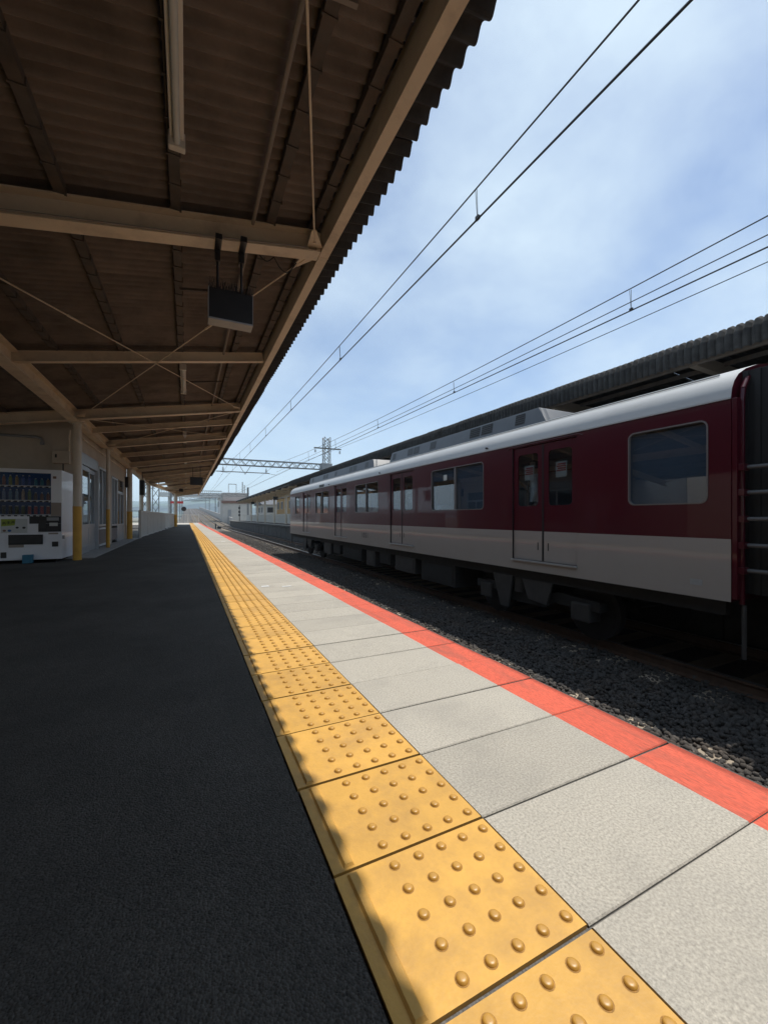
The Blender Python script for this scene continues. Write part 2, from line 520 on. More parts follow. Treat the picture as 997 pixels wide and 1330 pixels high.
# loose ballast stones (a mass nobody could count)
def stones(n, x0, x1, y0, y1, size, zoff):
    t = (1 + 5 ** 0.5) / 2
    bv = np.array([(-1, t, 0), (1, t, 0), (-1, -t, 0), (1, -t, 0), (0, -1, t), (0, 1, t), (0, -1, -t), (0, 1, -t), (t, 0, -1), (t, 0, 1), (-t, 0, -1), (-t, 0, 1)], float)
    bv /= np.linalg.norm(bv[0])
    bf = np.array([(0, 11, 5), (0, 5, 1), (0, 1, 7), (0, 7, 10), (0, 10, 11), (1, 5, 9), (5, 11, 4), (11, 10, 2), (10, 7, 6), (7, 1, 8), (3, 9, 4), (3, 4, 2), (3, 2, 6), (3, 6, 8), (3, 8, 9), (4, 9, 5), (2, 4, 11), (6, 2, 10), (8, 6, 7), (9, 8, 1)])
    c = np.stack([RNG.uniform(x0, x1, n), RNG.uniform(y0, y1, n), np.zeros(n)], 1)
    c[:, 2] = np.vectorize(rail_z)(c[:, 1]) + zoff + RNG.uniform(-0.018, 0.02, n)
    sc = RNG.uniform(0.6, 1.25, (n, 1, 1)) * size * RNG.uniform(0.6, 1.15, (n, 1, 3))
    v = bv[None] * RNG.uniform(0.72, 1.2, (n, 12, 1)) * sc
    q = RNG.normal(size=(n, 4)); q /= np.linalg.norm(q, axis=1, keepdims=True)
    w, x, y, z = q.T
    Rm = np.stack([np.stack([1 - 2 * (y * y + z * z), 2 * (x * y - z * w), 2 * (x * z + y * w)], 1),
                   np.stack([2 * (x * y + z * w), 1 - 2 * (x * x + z * z), 2 * (y * z - x * w)], 1),
                   np.stack([2 * (x * z - y * w), 2 * (y * z + x * w), 1 - 2 * (x * x + y * y)], 1)], 1)
    v = np.einsum('nij,nkj->nki', Rm, v) + c[:, None]
    f = bf[None] + (np.arange(n) * 12)[:, None, None]
    return v.reshape(-1, 3), f.reshape(-1, 3)

def stone_object(name, specs, label):
    V, Fc, o = [], [], 0
    for sp in specs:
        v, f = stones(*sp)
        V.append(v); Fc.append(f + o); o += len(v)
    V = np.concatenate(V); Fc = np.concatenate(Fc)
    me = bpy.data.meshes.new(name)
    me.vertices.add(len(V)); me.vertices.foreach_set('co', V.ravel())
    me.loops.add(Fc.size); me.loops.foreach_set('vertex_index', Fc.ravel().astype(np.int32))
    me.polygons.add(len(Fc)); me.polygons.foreach_set('loop_start', np.arange(0, Fc.size, 3, dtype=np.int32))
    me.update(calc_edges=True)
    me.validate()
    me.materials.append(M['ballast'])
    ob = bpy.data.objects.new(name, me)
    COL.objects.link(ob)
    return tag(ob, label, 'ballast', kind='stuff')

stone_object('ballast_stones', [
    (17500, 3.45, 5.75, 0.9, 10.0, 0.030, -0.165),
    (14000, 3.4, 6.0, 10.0, 24.0, 0.035, -0.165),
    (16000, 3.3, 7.2, 24.0, 60.0, 0.042, -0.165),
    (5000, 1.45, 3.45, 1.0, 16.0, 0.034, -0.165),
    (5000, 6.0, 8.2, 20.0, 90.0, 0.045, -0.165)], 'loose grey crushed stones between the platform and the train')

# ------------------------------------------------------------------ near platform
PEDGE = 1.455
plat = MB()
plat.prism_y([(-8.0, -1.75), (1.30, -1.75), (1.30, -0.32), (1.38, -0.22), (1.38, -0.045), (-8.0, -0.045)], -26.0, 57.0)
platform = plat.build('platform', M['platwall'])
tag(platform, 'station platform in the foreground with yellow tactile strip and red edge', kind='structure')
MB().box(-8.0, 0.2680, -26.0, 46.0, -0.044, 0.0).build('asphalt_surface', M['asphalt'], platform)
MB().box(-8.0, 0.2735, 46.01, 57.0, -0.044, -0.002).build('concrete_surface', M['concrete'], platform)
MB().box(0.2685, 1.40, -26.0, 57.0, -0.044, -0.0075).build('mortar_bed', M['mortar'], platform)
MB().box(-1.95, -1.52, 8.95, 16.6, -0.01, 0.012).build('concrete_apron', M['apron'], platform, bevel=0.004)

def tactile_mesh(segs, fine):
    b = MB()
    W, L, zt = 0.386, 0.2915, 0.0
    b.box(0.0, W, -L / 2, L / 2, -0.03, zt)
    # guide bar on the inner side
    x0, x1, y0, y1, h = 0.024, 0.050, -0.141, 0.141, 0.0055
    c = 0.005
    base = [(x0, y0), (x1, y0), (x1, y1), (x0, y1)]
    top = [(x0 + c, y0 + c), (x1 - c, y0 + c), (x1 - c, y1 - c), (x0 + c, y1 - c)]
    vs = [(x, y, zt - .001) for x, y in base] + [(x, y, zt + h) for x, y in top]
    b._add(vs, [(4, 5, 6, 7)] + [(i, (i + 1) % 4, 4 + (i + 1) % 4, 4 + i) for i in range(4)])
    rings = [(0.0104, -0.001), (0.0103, 0.0010), (0.0088, 0.0042), (0.0076, 0.0052), (0.0035, 0.0056)] if fine else [(0.0108, -0.001), (0.0072, 0.005)]
    for i in range(5):
        for j in range(5):
            cx, cy = 0.126 + 0.0595 * i, -0.119 + 0.0595 * j
            vs, fs = [], []
            for r, z in rings:
                vs += [(cx + r * math.cos(2 * math.pi * k / segs), cy + r * math.sin(2 * math.pi * k / segs), zt + z) for k in range(segs)]
            for q in range(len(rings) - 1):
                fs += [(q * segs + k, q * segs + (k + 1) % segs, (q + 1) * segs + (k + 1) % segs, (q + 1) * segs + k) for k in range(segs)]
            fs.append(tuple((len(rings) - 1) * segs + k for k in range(segs)))
            b._add(vs, fs, 2)
            if fine:
                g = [(cx + r * math.cos(2 * math.pi * k / segs), cy + r * math.sin(2 * math.pi * k / segs), zt + .0004) for r in (0.0102, 0.0124) for k in range(segs)]
                b._add(g, [(k, (k + 1) % segs, segs + (k + 1) % segs, segs + k) for k in range(segs)], 1)
    return b.mesh('tactile_tile', [M['tactile'], M['studring'], M['stud']], smooth=fine)

tile_near = tactile_mesh(18, True)
tile_far = tactile_mesh(7, False)

def slab_mesh(seed):
    rr = random.Random(seed)
    b = MB()
    L = 0.2942
    x0, xm, x1, z0, c = 0.0, 0.580, PEDGE - 0.666, -0.045, 0.003
    # painted red along the outer 0.21 m
    e = 0.012
    def ring(x, inset):
        return [(x, -L / 2 + inset, -inset), (x, L / 2 - inset, -inset)]
    for xa, xb, mi in ((x0, xm, 0), (xm, x1 - e, 1)):
        b.quad((xa, -L / 2 + c, 0), (xb, -L / 2 + c, 0), (xb, L / 2 - c, 0), (xa, L / 2 - c, 0), mi=mi)
        for sgn in (-1, 1):
            y_, yi = sgn * L / 2, sgn * (L / 2 - c)
            b.quad((xa, yi, 0), (xb, yi, 0), (xb, y_, -c), (xa, y_, -c), mi=mi)
            b.quad((xa, y_, -c), (xb, y_, -c), (xb, y_, z0), (xa, y_, z0), mi=0)
    b.quad((x1 - e, -L / 2 + c, 0), (x1, -L / 2, -e), (x1, L / 2, -e), (x1 - e, L / 2 - c, 0), mi=1)
    b.quad((x1, -L / 2, -e), (x1, L / 2, -e), (x1, L / 2, z0), (x1, -L / 2, z0), mi=1)
    b.quad((x1, -L / 2, z0), (x1, L / 2, z0), (x0, L / 2, z0), (x0, -L / 2, z0), mi=0)
    b.quad((x0, -L / 2, z0), (x0, L / 2, z0), (x0, L / 2 - c, 0), (x0, -L / 2 + c, 0), mi=0)
    return b.mesh('paving_slab', [M['concrete'], M['redpaint']])
slab_me = slab_mesh(1)
for k in range(-9, 187):
    yc = 0.805 + 0.30 * k + 0.15
    rr = random.Random(k)
    t = inst('tactile_tile', tile_near if k < 34 else tile_far, platform, (0.2755 + rr.uniform(-.0012, .0012), yc + rr.uniform(-.001, .001), rr.uniform(-.0012, .0012)))
    t.rotation_euler.z = rr.uniform(-.003, .003)
    t = inst('paving_slab', slab_me, platform, (0.6655, yc + rr.uniform(-.001, .001), rr.uniform(-.0022, .0018)))
    t.rotation_euler = (rr.uniform(-.004, .004), rr.uniform(-.0012, .0012), rr.uniform(-.0015, .0015))

for i, (mx, my, w_, l_) in enumerate(((0.715, 4.47, .085, .07), (0.915, 4.38, .10, .045), (0.93, 13.25, .13, .16))):
    MB().quad((mx, my, .003), (mx + w_, my - .004, .003), (mx + w_ * .97, my + l_, .003), (mx + .006, my + l_ * .95, .003)).build('paint_mark', M['white'], platform)
# ------------------------------------------------------------------ near canopy
SL = 0.167
def roofz(x): return 2.708 + SL * x       # underside of the rafters
canopy = empty('platform_canopy', (-1.75, 8.65, 0), 'brown canopy on cream columns over the foreground platform', 'canopy')
PITCH = 0.118
def sheet_mesh(xa, xb, waves=8, seg=10, amp=0.027, name='roof_sheet', m_='slate'):
    b = MB()
    pitch = PITCH * 8 / waves
    xs = [xa, (xa + xb) * .5, xb]
    n = waves * seg + seg // 2
    th = 0.007
    def pt(x, i, o):
        y = i * pitch / seg
        w_ = amp * math.cos(2 * math.pi * i / seg)
        return (x - SL * (w_ + o), y, 2.708 + 0.17 + 0.063 + amp + SL * x + w_ + o)
    vs, fs = [], []
    for o in (0.0, th):
        for x in xs:
            vs += [pt(x, i, o) for i in range(n + 1)]
    m = n + 1
    def id_(l, c, i): return (l * len(xs) + c) * m + i
    for l in (0, 1):
        for c in range(len(xs) - 1):
            for i in range(n):
                fs.append((id_(l, c, i), id_(l, c, i + 1), id_(l, c + 1, i + 1), id_(l, c + 1, i)))
    for i in range(n):
        for c in (0, len(xs) - 1):
            fs.append((id_(0, c, i), id_(0, c, i + 1), id_(1, c, i + 1), id_(1, c, i)))
    for i in (0, n):
        for c in range(len(xs) - 1):
            fs.append((id_(0, c, i), id_(0, c + 1, i), id_(1, c + 1, i), id_(1, c, i)))
    b._add(vs, fs)
    return b.mesh(name, [M[m_]], smooth=True)
SHW = PITCH * 8
sheets = {k: sheet_mesh(xa, 1.02, 11, 8, 0.0225) for k, xa in (('wide', -5.2), ('mid', -1.95), ('thin', -1.15))}
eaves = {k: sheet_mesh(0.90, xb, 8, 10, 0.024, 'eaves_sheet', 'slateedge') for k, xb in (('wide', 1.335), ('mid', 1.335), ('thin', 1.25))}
y = -26.0
ii = 0
while y < 43.5:
    kind = 'wide' if y < 17 else ('mid' if y < 25 else 'thin')
    inst('roof_sheet', sheets[kind], canopy, (random.uniform(-.006, .006), y, (ii % 2) * 0.0082))
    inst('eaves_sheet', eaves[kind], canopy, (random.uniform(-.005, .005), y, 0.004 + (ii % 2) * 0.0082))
    y += SHW
    ii += 1
ROOF_END = y
# rafters
majors = [-18.0, -12.7, -7.4, -2.1, 3.2, 8.62, 11.75, 16.1, 20.2, 23.6, 29.5, 35.5]
minors = [-15.3, -10.0, -4.7, 0.5, 5.85, 10.1, 13.9, 18.2, 21.9, 26.4, 32.4, 38.5, 41.5]
def left_x(yb):
    if yb < 16.5: return -5.2
    if yb < 24: return -1.75
    return -1.75 + (yb - 23.6) * (0.95 / 11.9) if yb < 35.6 else -0.8
for yb in majors:
    xa = left_x(yb)
    b = MB().ibeam((xa, yb, roofz(xa)), (0.962, yb, roofz(0.962)), 0.125, 0.17, 0.011)
    # end plate and bolts
    b.box(0.93, 0.962, yb - 0.058, yb + 0.058, roofz(0.95) + 0.015, roofz(0.95) + 0.155)
    for dz in (0.05, 0.085, 0.12):
        b.tube((0.92, yb - 0.075, roofz(.95) + dz), (0.92, yb - 0.058, roofz(.95) + dz), 0.011, 6)
        b.tube((0.885, yb - 0.012, roofz(.95) + dz), (0.885, yb + 0.012, roofz(.95) + dz), 0.012, 6)
    b.build('rafter', M['cream'], canopy)
for yb in minors:
    xa = left_x(yb)
    xa = max(xa, -1.75)
    b = MB()
    h = 0.12
    z0 = 0.05
    b.obox((xa, yb, roofz(xa) + z0), (0.962, yb, roofz(.962) + z0), 0.075, 0.009)
    b.obox((xa, yb, roofz(xa) + z0), (0.962, yb, roofz(.962) + z0), 0.075, 0.009, dz=h - 0.009)
    b.obox((xa, yb, roofz(xa) + z0), (0.962, yb, roofz(.962) + z0), 0.010, h - 0.018, dz=0.009, dx=0.02)
    b.build('secondary_rafter', M['cream'], canopy)
# purlins with fixing hooks
for xp in (-4.6, -3.95, -3.3, -2.65, -2.0, -1.36, -0.71, -0.07, 0.57, 0.90):
    ya, yb = -26.0, (ROOF_END if xp > -1.1 else (25.0 if xp > -2.05 else 17.0))
    zb = roofz(xp) + 0.172
    b = MB().box(xp - 0.030, xp + 0.030, ya, yb, zb, zb + 0.058)
    yy = -3.0
    while yy < min(yb, 20) - .1:
        b.box(xp - 0.037, xp + 0.037, yy, yy + 0.012, zb - 0.007, zb + 0.040)
        yy += PITCH * 2
    b.build('purlin', M['purlin'], canopy)
# eaves channel
b = MB()
b.box(0.966, 1.040, -26.0, ROOF_END, 2.868, 2.878)
b.box(0.966, 0.976, -26.0, ROOF_END, 2.878, 3.085)
b.box(0.976, 1.040, -26.0, ROOF_END, 3.075, 3.085)
for yj in (3.2, 9.0, 15.0, 21.0, 27.0, 33.0, 39.0):
    b.box(0.964, 1.0425, yj, yj + 0.004, 2.8655, 2.8785)
b.build('eaves_channel', M['cream'], canopy)
# girder over the columns
b = MB().ibeam((-1.75, -26.0, 2.395), (-1.75, 23.6, 2.395), 0.15, 0.19, 0.012)
b.ibeam((-1.75, 23.6, 2.395), (-0.80, 35.5, 2.55), 0.13, 0.17, 0.012)
b.build('girder', M['cream'], canopy)
COLS = [(-1.72, -2.1), (-1.72, 8.7), (-1.72, 11.75), (-1.75, 16.15), (-1.76, 20.2), (-1.76, 23.6), (-0.80, 35.5)]
for i, (cx, cy) in enumerate(COLS):
    r = [0.062, 0.062, 0.038, 0.080, 0.080, 0.080, 0.11][i]
    top = 2.39 if i < 6 else 2.56
    b = MB().tube((cx, cy, -0.02), (cx, cy, top), r, 24)
    b.box(cx - .11, cx + .11, cy - .11, cy + .11, top - 0.012, top + 0.004)
    c_ = b.build('column', M['column'], canopy, smooth=True)
    MB().tube((cx, cy, 0.0), (cx, cy, 0.935), r + 0.003, 24).build('yellow_guard', M['colyellow'], c_, smooth=True)
# diagonal wind bracing rods under the rafters
def rod(x0, y0, x1, y1, up=0.0):
    a = (x0, y0, roofz(x0) + 0.035 + up); c = (x1, y1, roofz(x1) + 0.035 + up)
    b = MB().tube(a, c, 0.0065, 6)
    A, Cc = Vector(a), Vector(c)
    for t in (0.27,):
        p = A.lerp(Cc, t); d = (Cc - A).normalized()
        b.tube(p - d * 0.09, p + d * 0.09, 0.011, 6)
    b.build('brace_rod', M['cream'], canopy, smooth=True)
    for p, q in ((A, Cc), (Cc, A)):
        d = (q - p).normalized()
        g = MB()
        s0 = p - d * 0.05
        s1 = p + d * 0.16
        sd = d.cross(Vector((0, 0, 1))).normalized()
        g._add([s0 + sd * .06, s0 - sd * .06, s1 - sd * .016, s1 + sd * .016,
                s0 + sd * .06 + Vector((0, 0, .008)), s0 - sd * .06 + Vector((0, 0, .008)), s1 - sd * .016 + Vector((0, 0, .008)), s1 + sd * .016 + Vector((0, 0, .008))],
               [(0, 1, 2, 3), (4, 7, 6, 5), (0, 4, 5, 1), (1, 5, 6, 2), (2, 6, 7, 3), (3, 7, 4, 0)])
        g.tube(p + d * .02 - Vector((0, 0, .012)), p + d * .02 + Vector((0, 0, .014)), 0.012, 6)
        g.build('gusset_plate', M['cream'], canopy)
rod(0.90, 3.28, -1.62, 8.48); rod(-1.62, 3.28, 0.88, 8.48, 0.018)
rod(0.90, 3.10, -1.62, -5.0); rod(-1.62, 3.10, 0.88, -5.0, 0.018)
rod(0.88, 8.75, -1.62, 11.65); rod(-1.62, 8.8, 0.88, 11.65, 0.018)
rod(-1.85, 3.28, -4.8, 8.48)
# slack cables by the nearest rafter
for (xa, xb, dz) in ((0.50, 0.62, .05), (0.62, 0.80, .10)):
    MB().path([(xa + (xb - xa) * t / 8, 3.285, roofz(.6) + .01 - dz * math.sin(math.pi * t / 8)) for t in range(9)], .0045, 5).build('slack_cable', M['black'], canopy)
MB().path([(-1.70, 3.10, 2.40), (-0.9, 3.12, roofz(-.9) + .012), (.1, 3.125, roofz(.1) + .008), (.85, 3.12, roofz(.85) + .012)], .006, 5).build('rafter_cable', M['conduit'], canopy)
# conduits under the roof
b = MB()
zc = lambda x: roofz(x) + 0.150
b.tube((0.44, -3, zc(.44)), (0.44, 3.14, zc(.44)), 0.013, 8)
b.tube((0.44, 3.26, zc(.44)), (0.44, 24, zc(.44)), 0.013, 8)
b.build('conduit', M['conduit'], canopy, smooth=True)
for yb_, xa, xb in ((1.62, 0.22, 0.66), (4.15, -0.06, 0.5), (7.0, -0.06, 0.5)):
    MB().obox((xa, yb_, roofz(xa) + 0.125), (xb, yb_, roofz(xb) + 0.125), 0.022, 0.022).build('conduit_bracket', M['conduit'] if yb_ < 2 else M['purlin'], canopy)

# ------------------------------------------------------------------ things hung under the canopy
ORD = ['first', 'second', 'third', 'fourth', 'fifth', 'sixth', 'seventh', 'eighth']
lamp0 = None
for i in range(8):
    ye = 2.53 + 4.95 * i
    lz = roofz(-0.07) + 0.172
    if lamp0 is None:
        L = empty('fluorescent_light', (-0.05, ye - 0.62, lz))
        b = MB().box(-0.085, -0.015, ye - 1.23, ye - 0.01, lz - 0.045, lz, 0)
        b.build('housing', M['lampwhite'], L, bevel=0.004)
        MB().tube((-0.05, ye - 1.20, lz - 0.062), (-0.05, ye - 0.035, lz - 0.062), 0.0175, 12).build('tube', M['posterwhite'], L, smooth=True)
        for yy in (ye - 1.235, ye - 0.035):
            MB().box(-0.092, -0.008, yy, yy + 0.04, lz - 0.088, lz - 0.002).build('end_cap', M['lampwhite'], L, bevel=0.006)
        lamp0 = L
    else:
        L = copy_tree(lamp0)
        L.location = (-0.05, ye - 0.62, lz)
    tag(L, ['white fluorescent tube light largest of its row, cut by the top edge of the photo',
            'white fluorescent tube light just beyond the first bare rafter behind the spiked display',
            'third fluorescent tube light along the canopy ceiling', 'fourth fluorescent tube light along the canopy ceiling',
            'fifth fluorescent tube light along the canopy ceiling', 'sixth fluorescent tube light along the canopy ceiling',
            'seventh fluorescent tube light along the canopy ceiling', 'last fluorescent tube light at the far end of the canopy ceiling'][i],
        'light', 'fluorescent lights in a row under the canopy')

D = empty('hanging_display', (0.30, 3.30, 2.22), 'dark hanging display box topped with bird spikes under the nearest rafter', 'display')
MB().box(0.145, 0.452, 3.24, 3.355, 2.225, 2.445).build('casing', M['black'], D, bevel=0.004)
MB().box(0.141, 0.456, 3.236, 3.359, 2.212, 2.2245).build('bottom_panel', M['galv'], D, bevel=0.002)
for xx in (0.141, 0.452):
    MB().box(xx, xx + 0.004, 3.236, 3.359, 2.2255, 2.45).build('edge_trim', M['galv'], D)
for xx in (0.205, 0.375):
    h = MB().tube((xx, 3.285, 2.445), (xx, 3.285, roofz(xx) - 0.02), 0.009, 8)
    h.box(xx - .018, xx + .018, 3.25, 3.32, roofz(xx) - 0.085, roofz(xx) - 0.003)
    h.box(xx - .022, xx + .022, 3.115, 3.285, roofz(xx) - 0.008, roofz(xx) + 0.03)
    h.build('hanger', M['black'], D)
sp = MB()
for _ in range(190):
    x0 = random.uniform(0.15, 0.447); y0 = random.uniform(3.245, 3.35)
    sp.tube((x0, y0, 2.443), (x0 + random.uniform(-.02, .02), y0 + random.uniform(-.02, .02), 2.443 + random.uniform(.04, .10)), 0.0018, 3, r1=0.001)
sp.build('bird_spikes', M['black'], D)

D2 = empty('hanging_sign', (0.35, 19.3, 2.2), 'small dark sign hanging far down the canopy over the tactile strip', 'sign')
MB().box(0.12, 0.62, 19.3, 19.42, 2.13, 2.47).build('panel', M['black'], D2, bevel=0.006)
for xx in (0.22, 0.52):
    MB().tube((xx, 19.36, 2.47), (xx, 19.36, roofz(xx) + 0.16), 0.012, 6).build('hanger', M['black'], D2)
D3 = empty('hanging_monitor', (-1.6, 18.6, 1.9), 'dark monitor hung beside the columns past the station building', 'monitor')
MB().box(-1.68, -1.52, 18.5, 19.0, 1.62, 2.2).build('panel', M['black'], D3, bevel=0.008)
MB().tube((-1.6, 18.75, 2.2), (-1.6, 18.75, roofz(-1.6) + .15), 0.014, 6).build('hanger', M['black'], D3)
for i, (hx, hy) in enumerate(((-0.35, 30.0),)):
    S = empty('loudspeaker', (hx, hy, 2.45), 'dark loudspeaker under the far end of the canopy', 'speaker')
    MB().box(hx - .12, hx + .12, hy - .1, hy + .1, 2.42, 2.62).build('casing', M['black'], S, bevel=0.01)
    MB().tube((hx, hy, 2.62), (hx, hy, roofz(hx) + .16), 0.012, 6).build('bracket', M['black'], S)

# ------------------------------------------------------------------ station building on the left
WX = -1.87
bl = empty('station_building', (-4.5, 12.8, 0), 'cream station building with aluminium doors behind the columns', 'building')
w = MB()
w.box(-8.0, WX, 9.35, 9.50, 0.0, 2.62)                       # wall behind the vending machine
w.box(WX - .14, WX, 9.50, 9.72, 0, 2.45)
w.box(WX - .14, WX, 9.72, 11.42, 2.03, 2.45)
w.box(WX - .14, WX, 11.42, 11.52, 0, 2.45)
w.box(WX - .14, WX, 11.52, 13.0, 1.96, 2.45)
w.box(WX - .14, WX, 13.0, 13.35, 0, 2.45)
w.box(WX - .14, WX, 13.35, 15.75, 1.90, 2.45)
w.box(WX - .14, WX, 15.75, 16.45, 0, 2.45)
w.box(-8.0, WX - .14, 16.30, 16.45, 0, 2.45)
w.build('wall', M['creamwall'], bl)
box('light_block_wall', M['creamwall'], bl, -8.0, -7.85, -26.0, 16.30, 0, 2.5)  # unseen wall, added to keep side light out from under the canopy
box('floor', M['apron'], bl, -7.85, WX - .14, 9.5, 16.3, -0.005, 0.014)
box('ceiling', M['creamwall'], bl, -7.85, WX - .14, 9.5, 16.3, 2.25, 2.3)
# entrance: transom box, fixed frame, sliding door
fr = MB()
fr.box(WX - .05, WX + .02, 9.72, 11.42, 1.80, 2.03)
fr.box(WX - .05, WX + .02, 9.72, 9.79, 0.01, 1.80); fr.box(WX - .05, WX + .02, 11.33, 11.42, 0.01, 1.80)
fr.build('door_frame', M['alu'], bl, bevel=0.003)
for k, (ya, yb, dx) in enumerate(((9.80, 10.55, 0.005), (10.50, 11.33, -0.03))):
    d = MB()
    xa, xb = WX - .035 + dx, WX - .005 + dx
    d.box(xa, xb, ya, ya + .07, .015, 1.79); d.box(xa, xb, yb - .07, yb, .015, 1.79)
    d.box(xa, xb, ya + .07, yb - .07, .015, .16); d.box(xa, xb, ya + .07, yb - .07, 1.70, 1.79); d.box(xa, xb, ya + .07, yb - .07, .52, .60)
    do = d.build('door', M['alu'], bl, bevel=0.002)
    box('lower_panel', M['alu'], do, xa + .008, xb - .008, ya + .07, yb - .07, .16, .52)
    box('pane', M['glass'], do, xa + .012, xb - .012, ya + .07, yb - .07, .60, 1.70)
    MB().tube((xb + .02, ya + .035, .95), (xb + .02, ya + .035, 1.2), .01, 8).build('handle', M['galv'], do)
# window with panel below
def shop_window(ya, yb, z0, z1, split):
    f = MB()
    f.box(WX - .06, WX + .012, ya, ya + .05, z0, z1); f.box(WX - .06, WX + .012, yb - .05, yb, z0, z1)
    f.box(WX - .06, WX + .012, ya + .05, yb - .05, z0, z0 + .05); f.box(WX - .06, WX + .012, ya + .05, yb - .05, z1 - .05, z1)
    for s in split:
        f.box(WX - .05, WX + .002, s - .03, s + .03, z0 + .05, z1 - .05)
    fo = f.build('window', M['alu'], bl, bevel=0.002)
    box('pane', M['glass'], fo, WX - .035, WX - .027, ya + .05, yb - .05, z0 + .05, z1 - .05)
    return fo
shop_window(11.52, 13.0, 0.52, 1.95, (12.05, 12.5))
box('wall_panel', M['brownpanel'], bl, WX - .10, WX - .01, 11.53, 12.99, 0.10, 0.44)
for z in (0.055, 0.45):
    box('trim', M['white'], bl, WX - .05, WX + .02, 11.525, 12.995, z, z + .045)
shop_window(13.35, 14.35, 0.5, 1.88, (13.85,))
box('wall_panel', M['brownpanel'], bl, WX - .10, WX - .01, 13.36, 14.34, 0.10, 0.44)
d = MB()
d.box(WX - .04, WX + .004, 14.36, 14.46, .015, 1.89); d.box(WX - .04, WX + .004, 15.64, 15.74, .015, 1.89)
d.box(WX - .04, WX + .004, 14.46, 15.64, 1.46, 1.54); d.box(WX - .04, WX + .004, 14.46, 15.64, .46, .54); d.box(WX - .04, WX + .004, 15.0, 15.08, .54, 1.46)
do = d.build('door', M['alu'], bl, bevel=0.002)
box('lower_panel', M['alu'], do, WX - .03, WX - .01, 14.46, 15.64, .015, .46)
box('pane', M['glass'], do, WX - .025, WX - .018, 14.46, 15.64, .54, 1.88)
box('sign_box', M['black'], bl, WX + .002, WX + .09, 16.0, 16.25, 1.75, 2.1)
MB().tube((-1.84, 9.8, 2.28), (-1.84, 16.3, 2.28), 0.012, 6).build('conduit', M['cream'], bl, smooth=True)
# inside things lit by the doors: a counter
box('counter', M['house'], bl, -5.2, -4.6, 11.0, 15.5, 0.014, 1.0)

eb = empty('electric_box', (-2.06, 9.30, 1.73), 'cream metal electric box on the wall above the vending machine', 'box')
MB().box(-2.19, -1.94, 9.22, 9.349, 1.73, 1.965).build('casing', M['creamwall'], eb, bevel=0.006)
MB().box(-2.15, -2.125, 9.212, 9.22, 1.83, 1.89).build('latch', M['black'], eb)
MB().path([(-1.96, 9.30, 1.965), (-1.96, 9.30, 2.2), (-1.945, 9.29, 2.36)], 0.014, 8).build('conduit', M['cream'], eb, smooth=True)
MB().tube((-2.05, 9.30, 1.73), (-2.05, 9.30, 1.55), 0.01, 8).build('cable', M['black'], eb)
wp = MB().path([(-4.5, 9.30, 2.19), (-2.42, 9.30, 2.19), (-2.36, 9.30, 2.165), (-2.355, 9.30, 2.10)], 0.022, 10)
wp.tube((-2.355, 9.30, 2.10), (-2.355, 9.30, 2.06), 0.032, 10)
tag(wp.build('wall_pipe', M['galv'], smooth=True), 'grey pipe with a bent end running high along the wall', 'pipe')

# ------------------------------------------------------------------ vending machine
vx0, vx1, vy, vyb, vz0, vz1 = -3.02, -1.893, 8.50, 9.30, 0.05, 1.535
V = empty('vending_machine', (-2.45, 8.9, 0), 'white drinks vending machine against the station wall beside the yellow column', 'vending machine')
wz = (0.772, 1.474)
wx = (-2.93, -2.036)
b = MB()
b.box(vx0, vx1, vy + .06, vyb, vz0, vz1)                      # cabinet
b.box(vx0, wx[0], vy, vy + .06, vz0, vz1); b.box(wx[1], vx1, vy, vy + .06, vz0, vz1)
b.box(wx[0], wx[1], vy, vy + .06, wz[1], vz1); b.box(wx[0], wx[1], vy, vy + .06, vz0, wz[0])
b.build('cabinet', M['vend'], V)
box('display_back', M['vendblue'], V, wx[0] + .001, wx[1] - .001, vy + .052, vy + .0595, wz[0], wz[1])
for lx in (vx0 + .08, vx1 - .08):
    for ly in (vy + .08, vyb - .08):
        MB().tube((lx, ly, 0.0), (lx, ly, vz0), 0.02, 8).build('foot', M['black'], V)
bottle_cols = [[(.45, .45, .46)] * 2 + [(.45, .43, .4), (.36, .14, .10), (.26, .28, .05), (.40, .22, .05), (.05, .12, .4), (.04, .1, .36), (.05, .26, .36), (.04, .24, .3), (.22, .16, .1)],
               [(.04, .10, .42)] * 2 + [(.05, .16, .5), (.22, .32, .45), (.14, .28, .4), (.2, .3, .4), (.5, .36, .28), (.15, .22, .06), (.12, .09, .08), (.2, .08, .04), (.18, .07, .05)],
               [(.42, .07, .06), (.36, .1, .08), (.3, .18, .08), (.02, .03, .02), (.025, .025, .02), (.05, .09, .04), (.06, .1, .04), (.36, .05, .06), (.4, .05, .07), (.38, .04, .06), (.3, .05, .05)]]
bm_cache = {}
def bottle_mat(c):
    if c not in bm_cache:
        bm_cache[c] = mat('drink_label', c, 0.35, 0.35, 40, stretch=(1, 1, 2))
    return bm_cache[c]
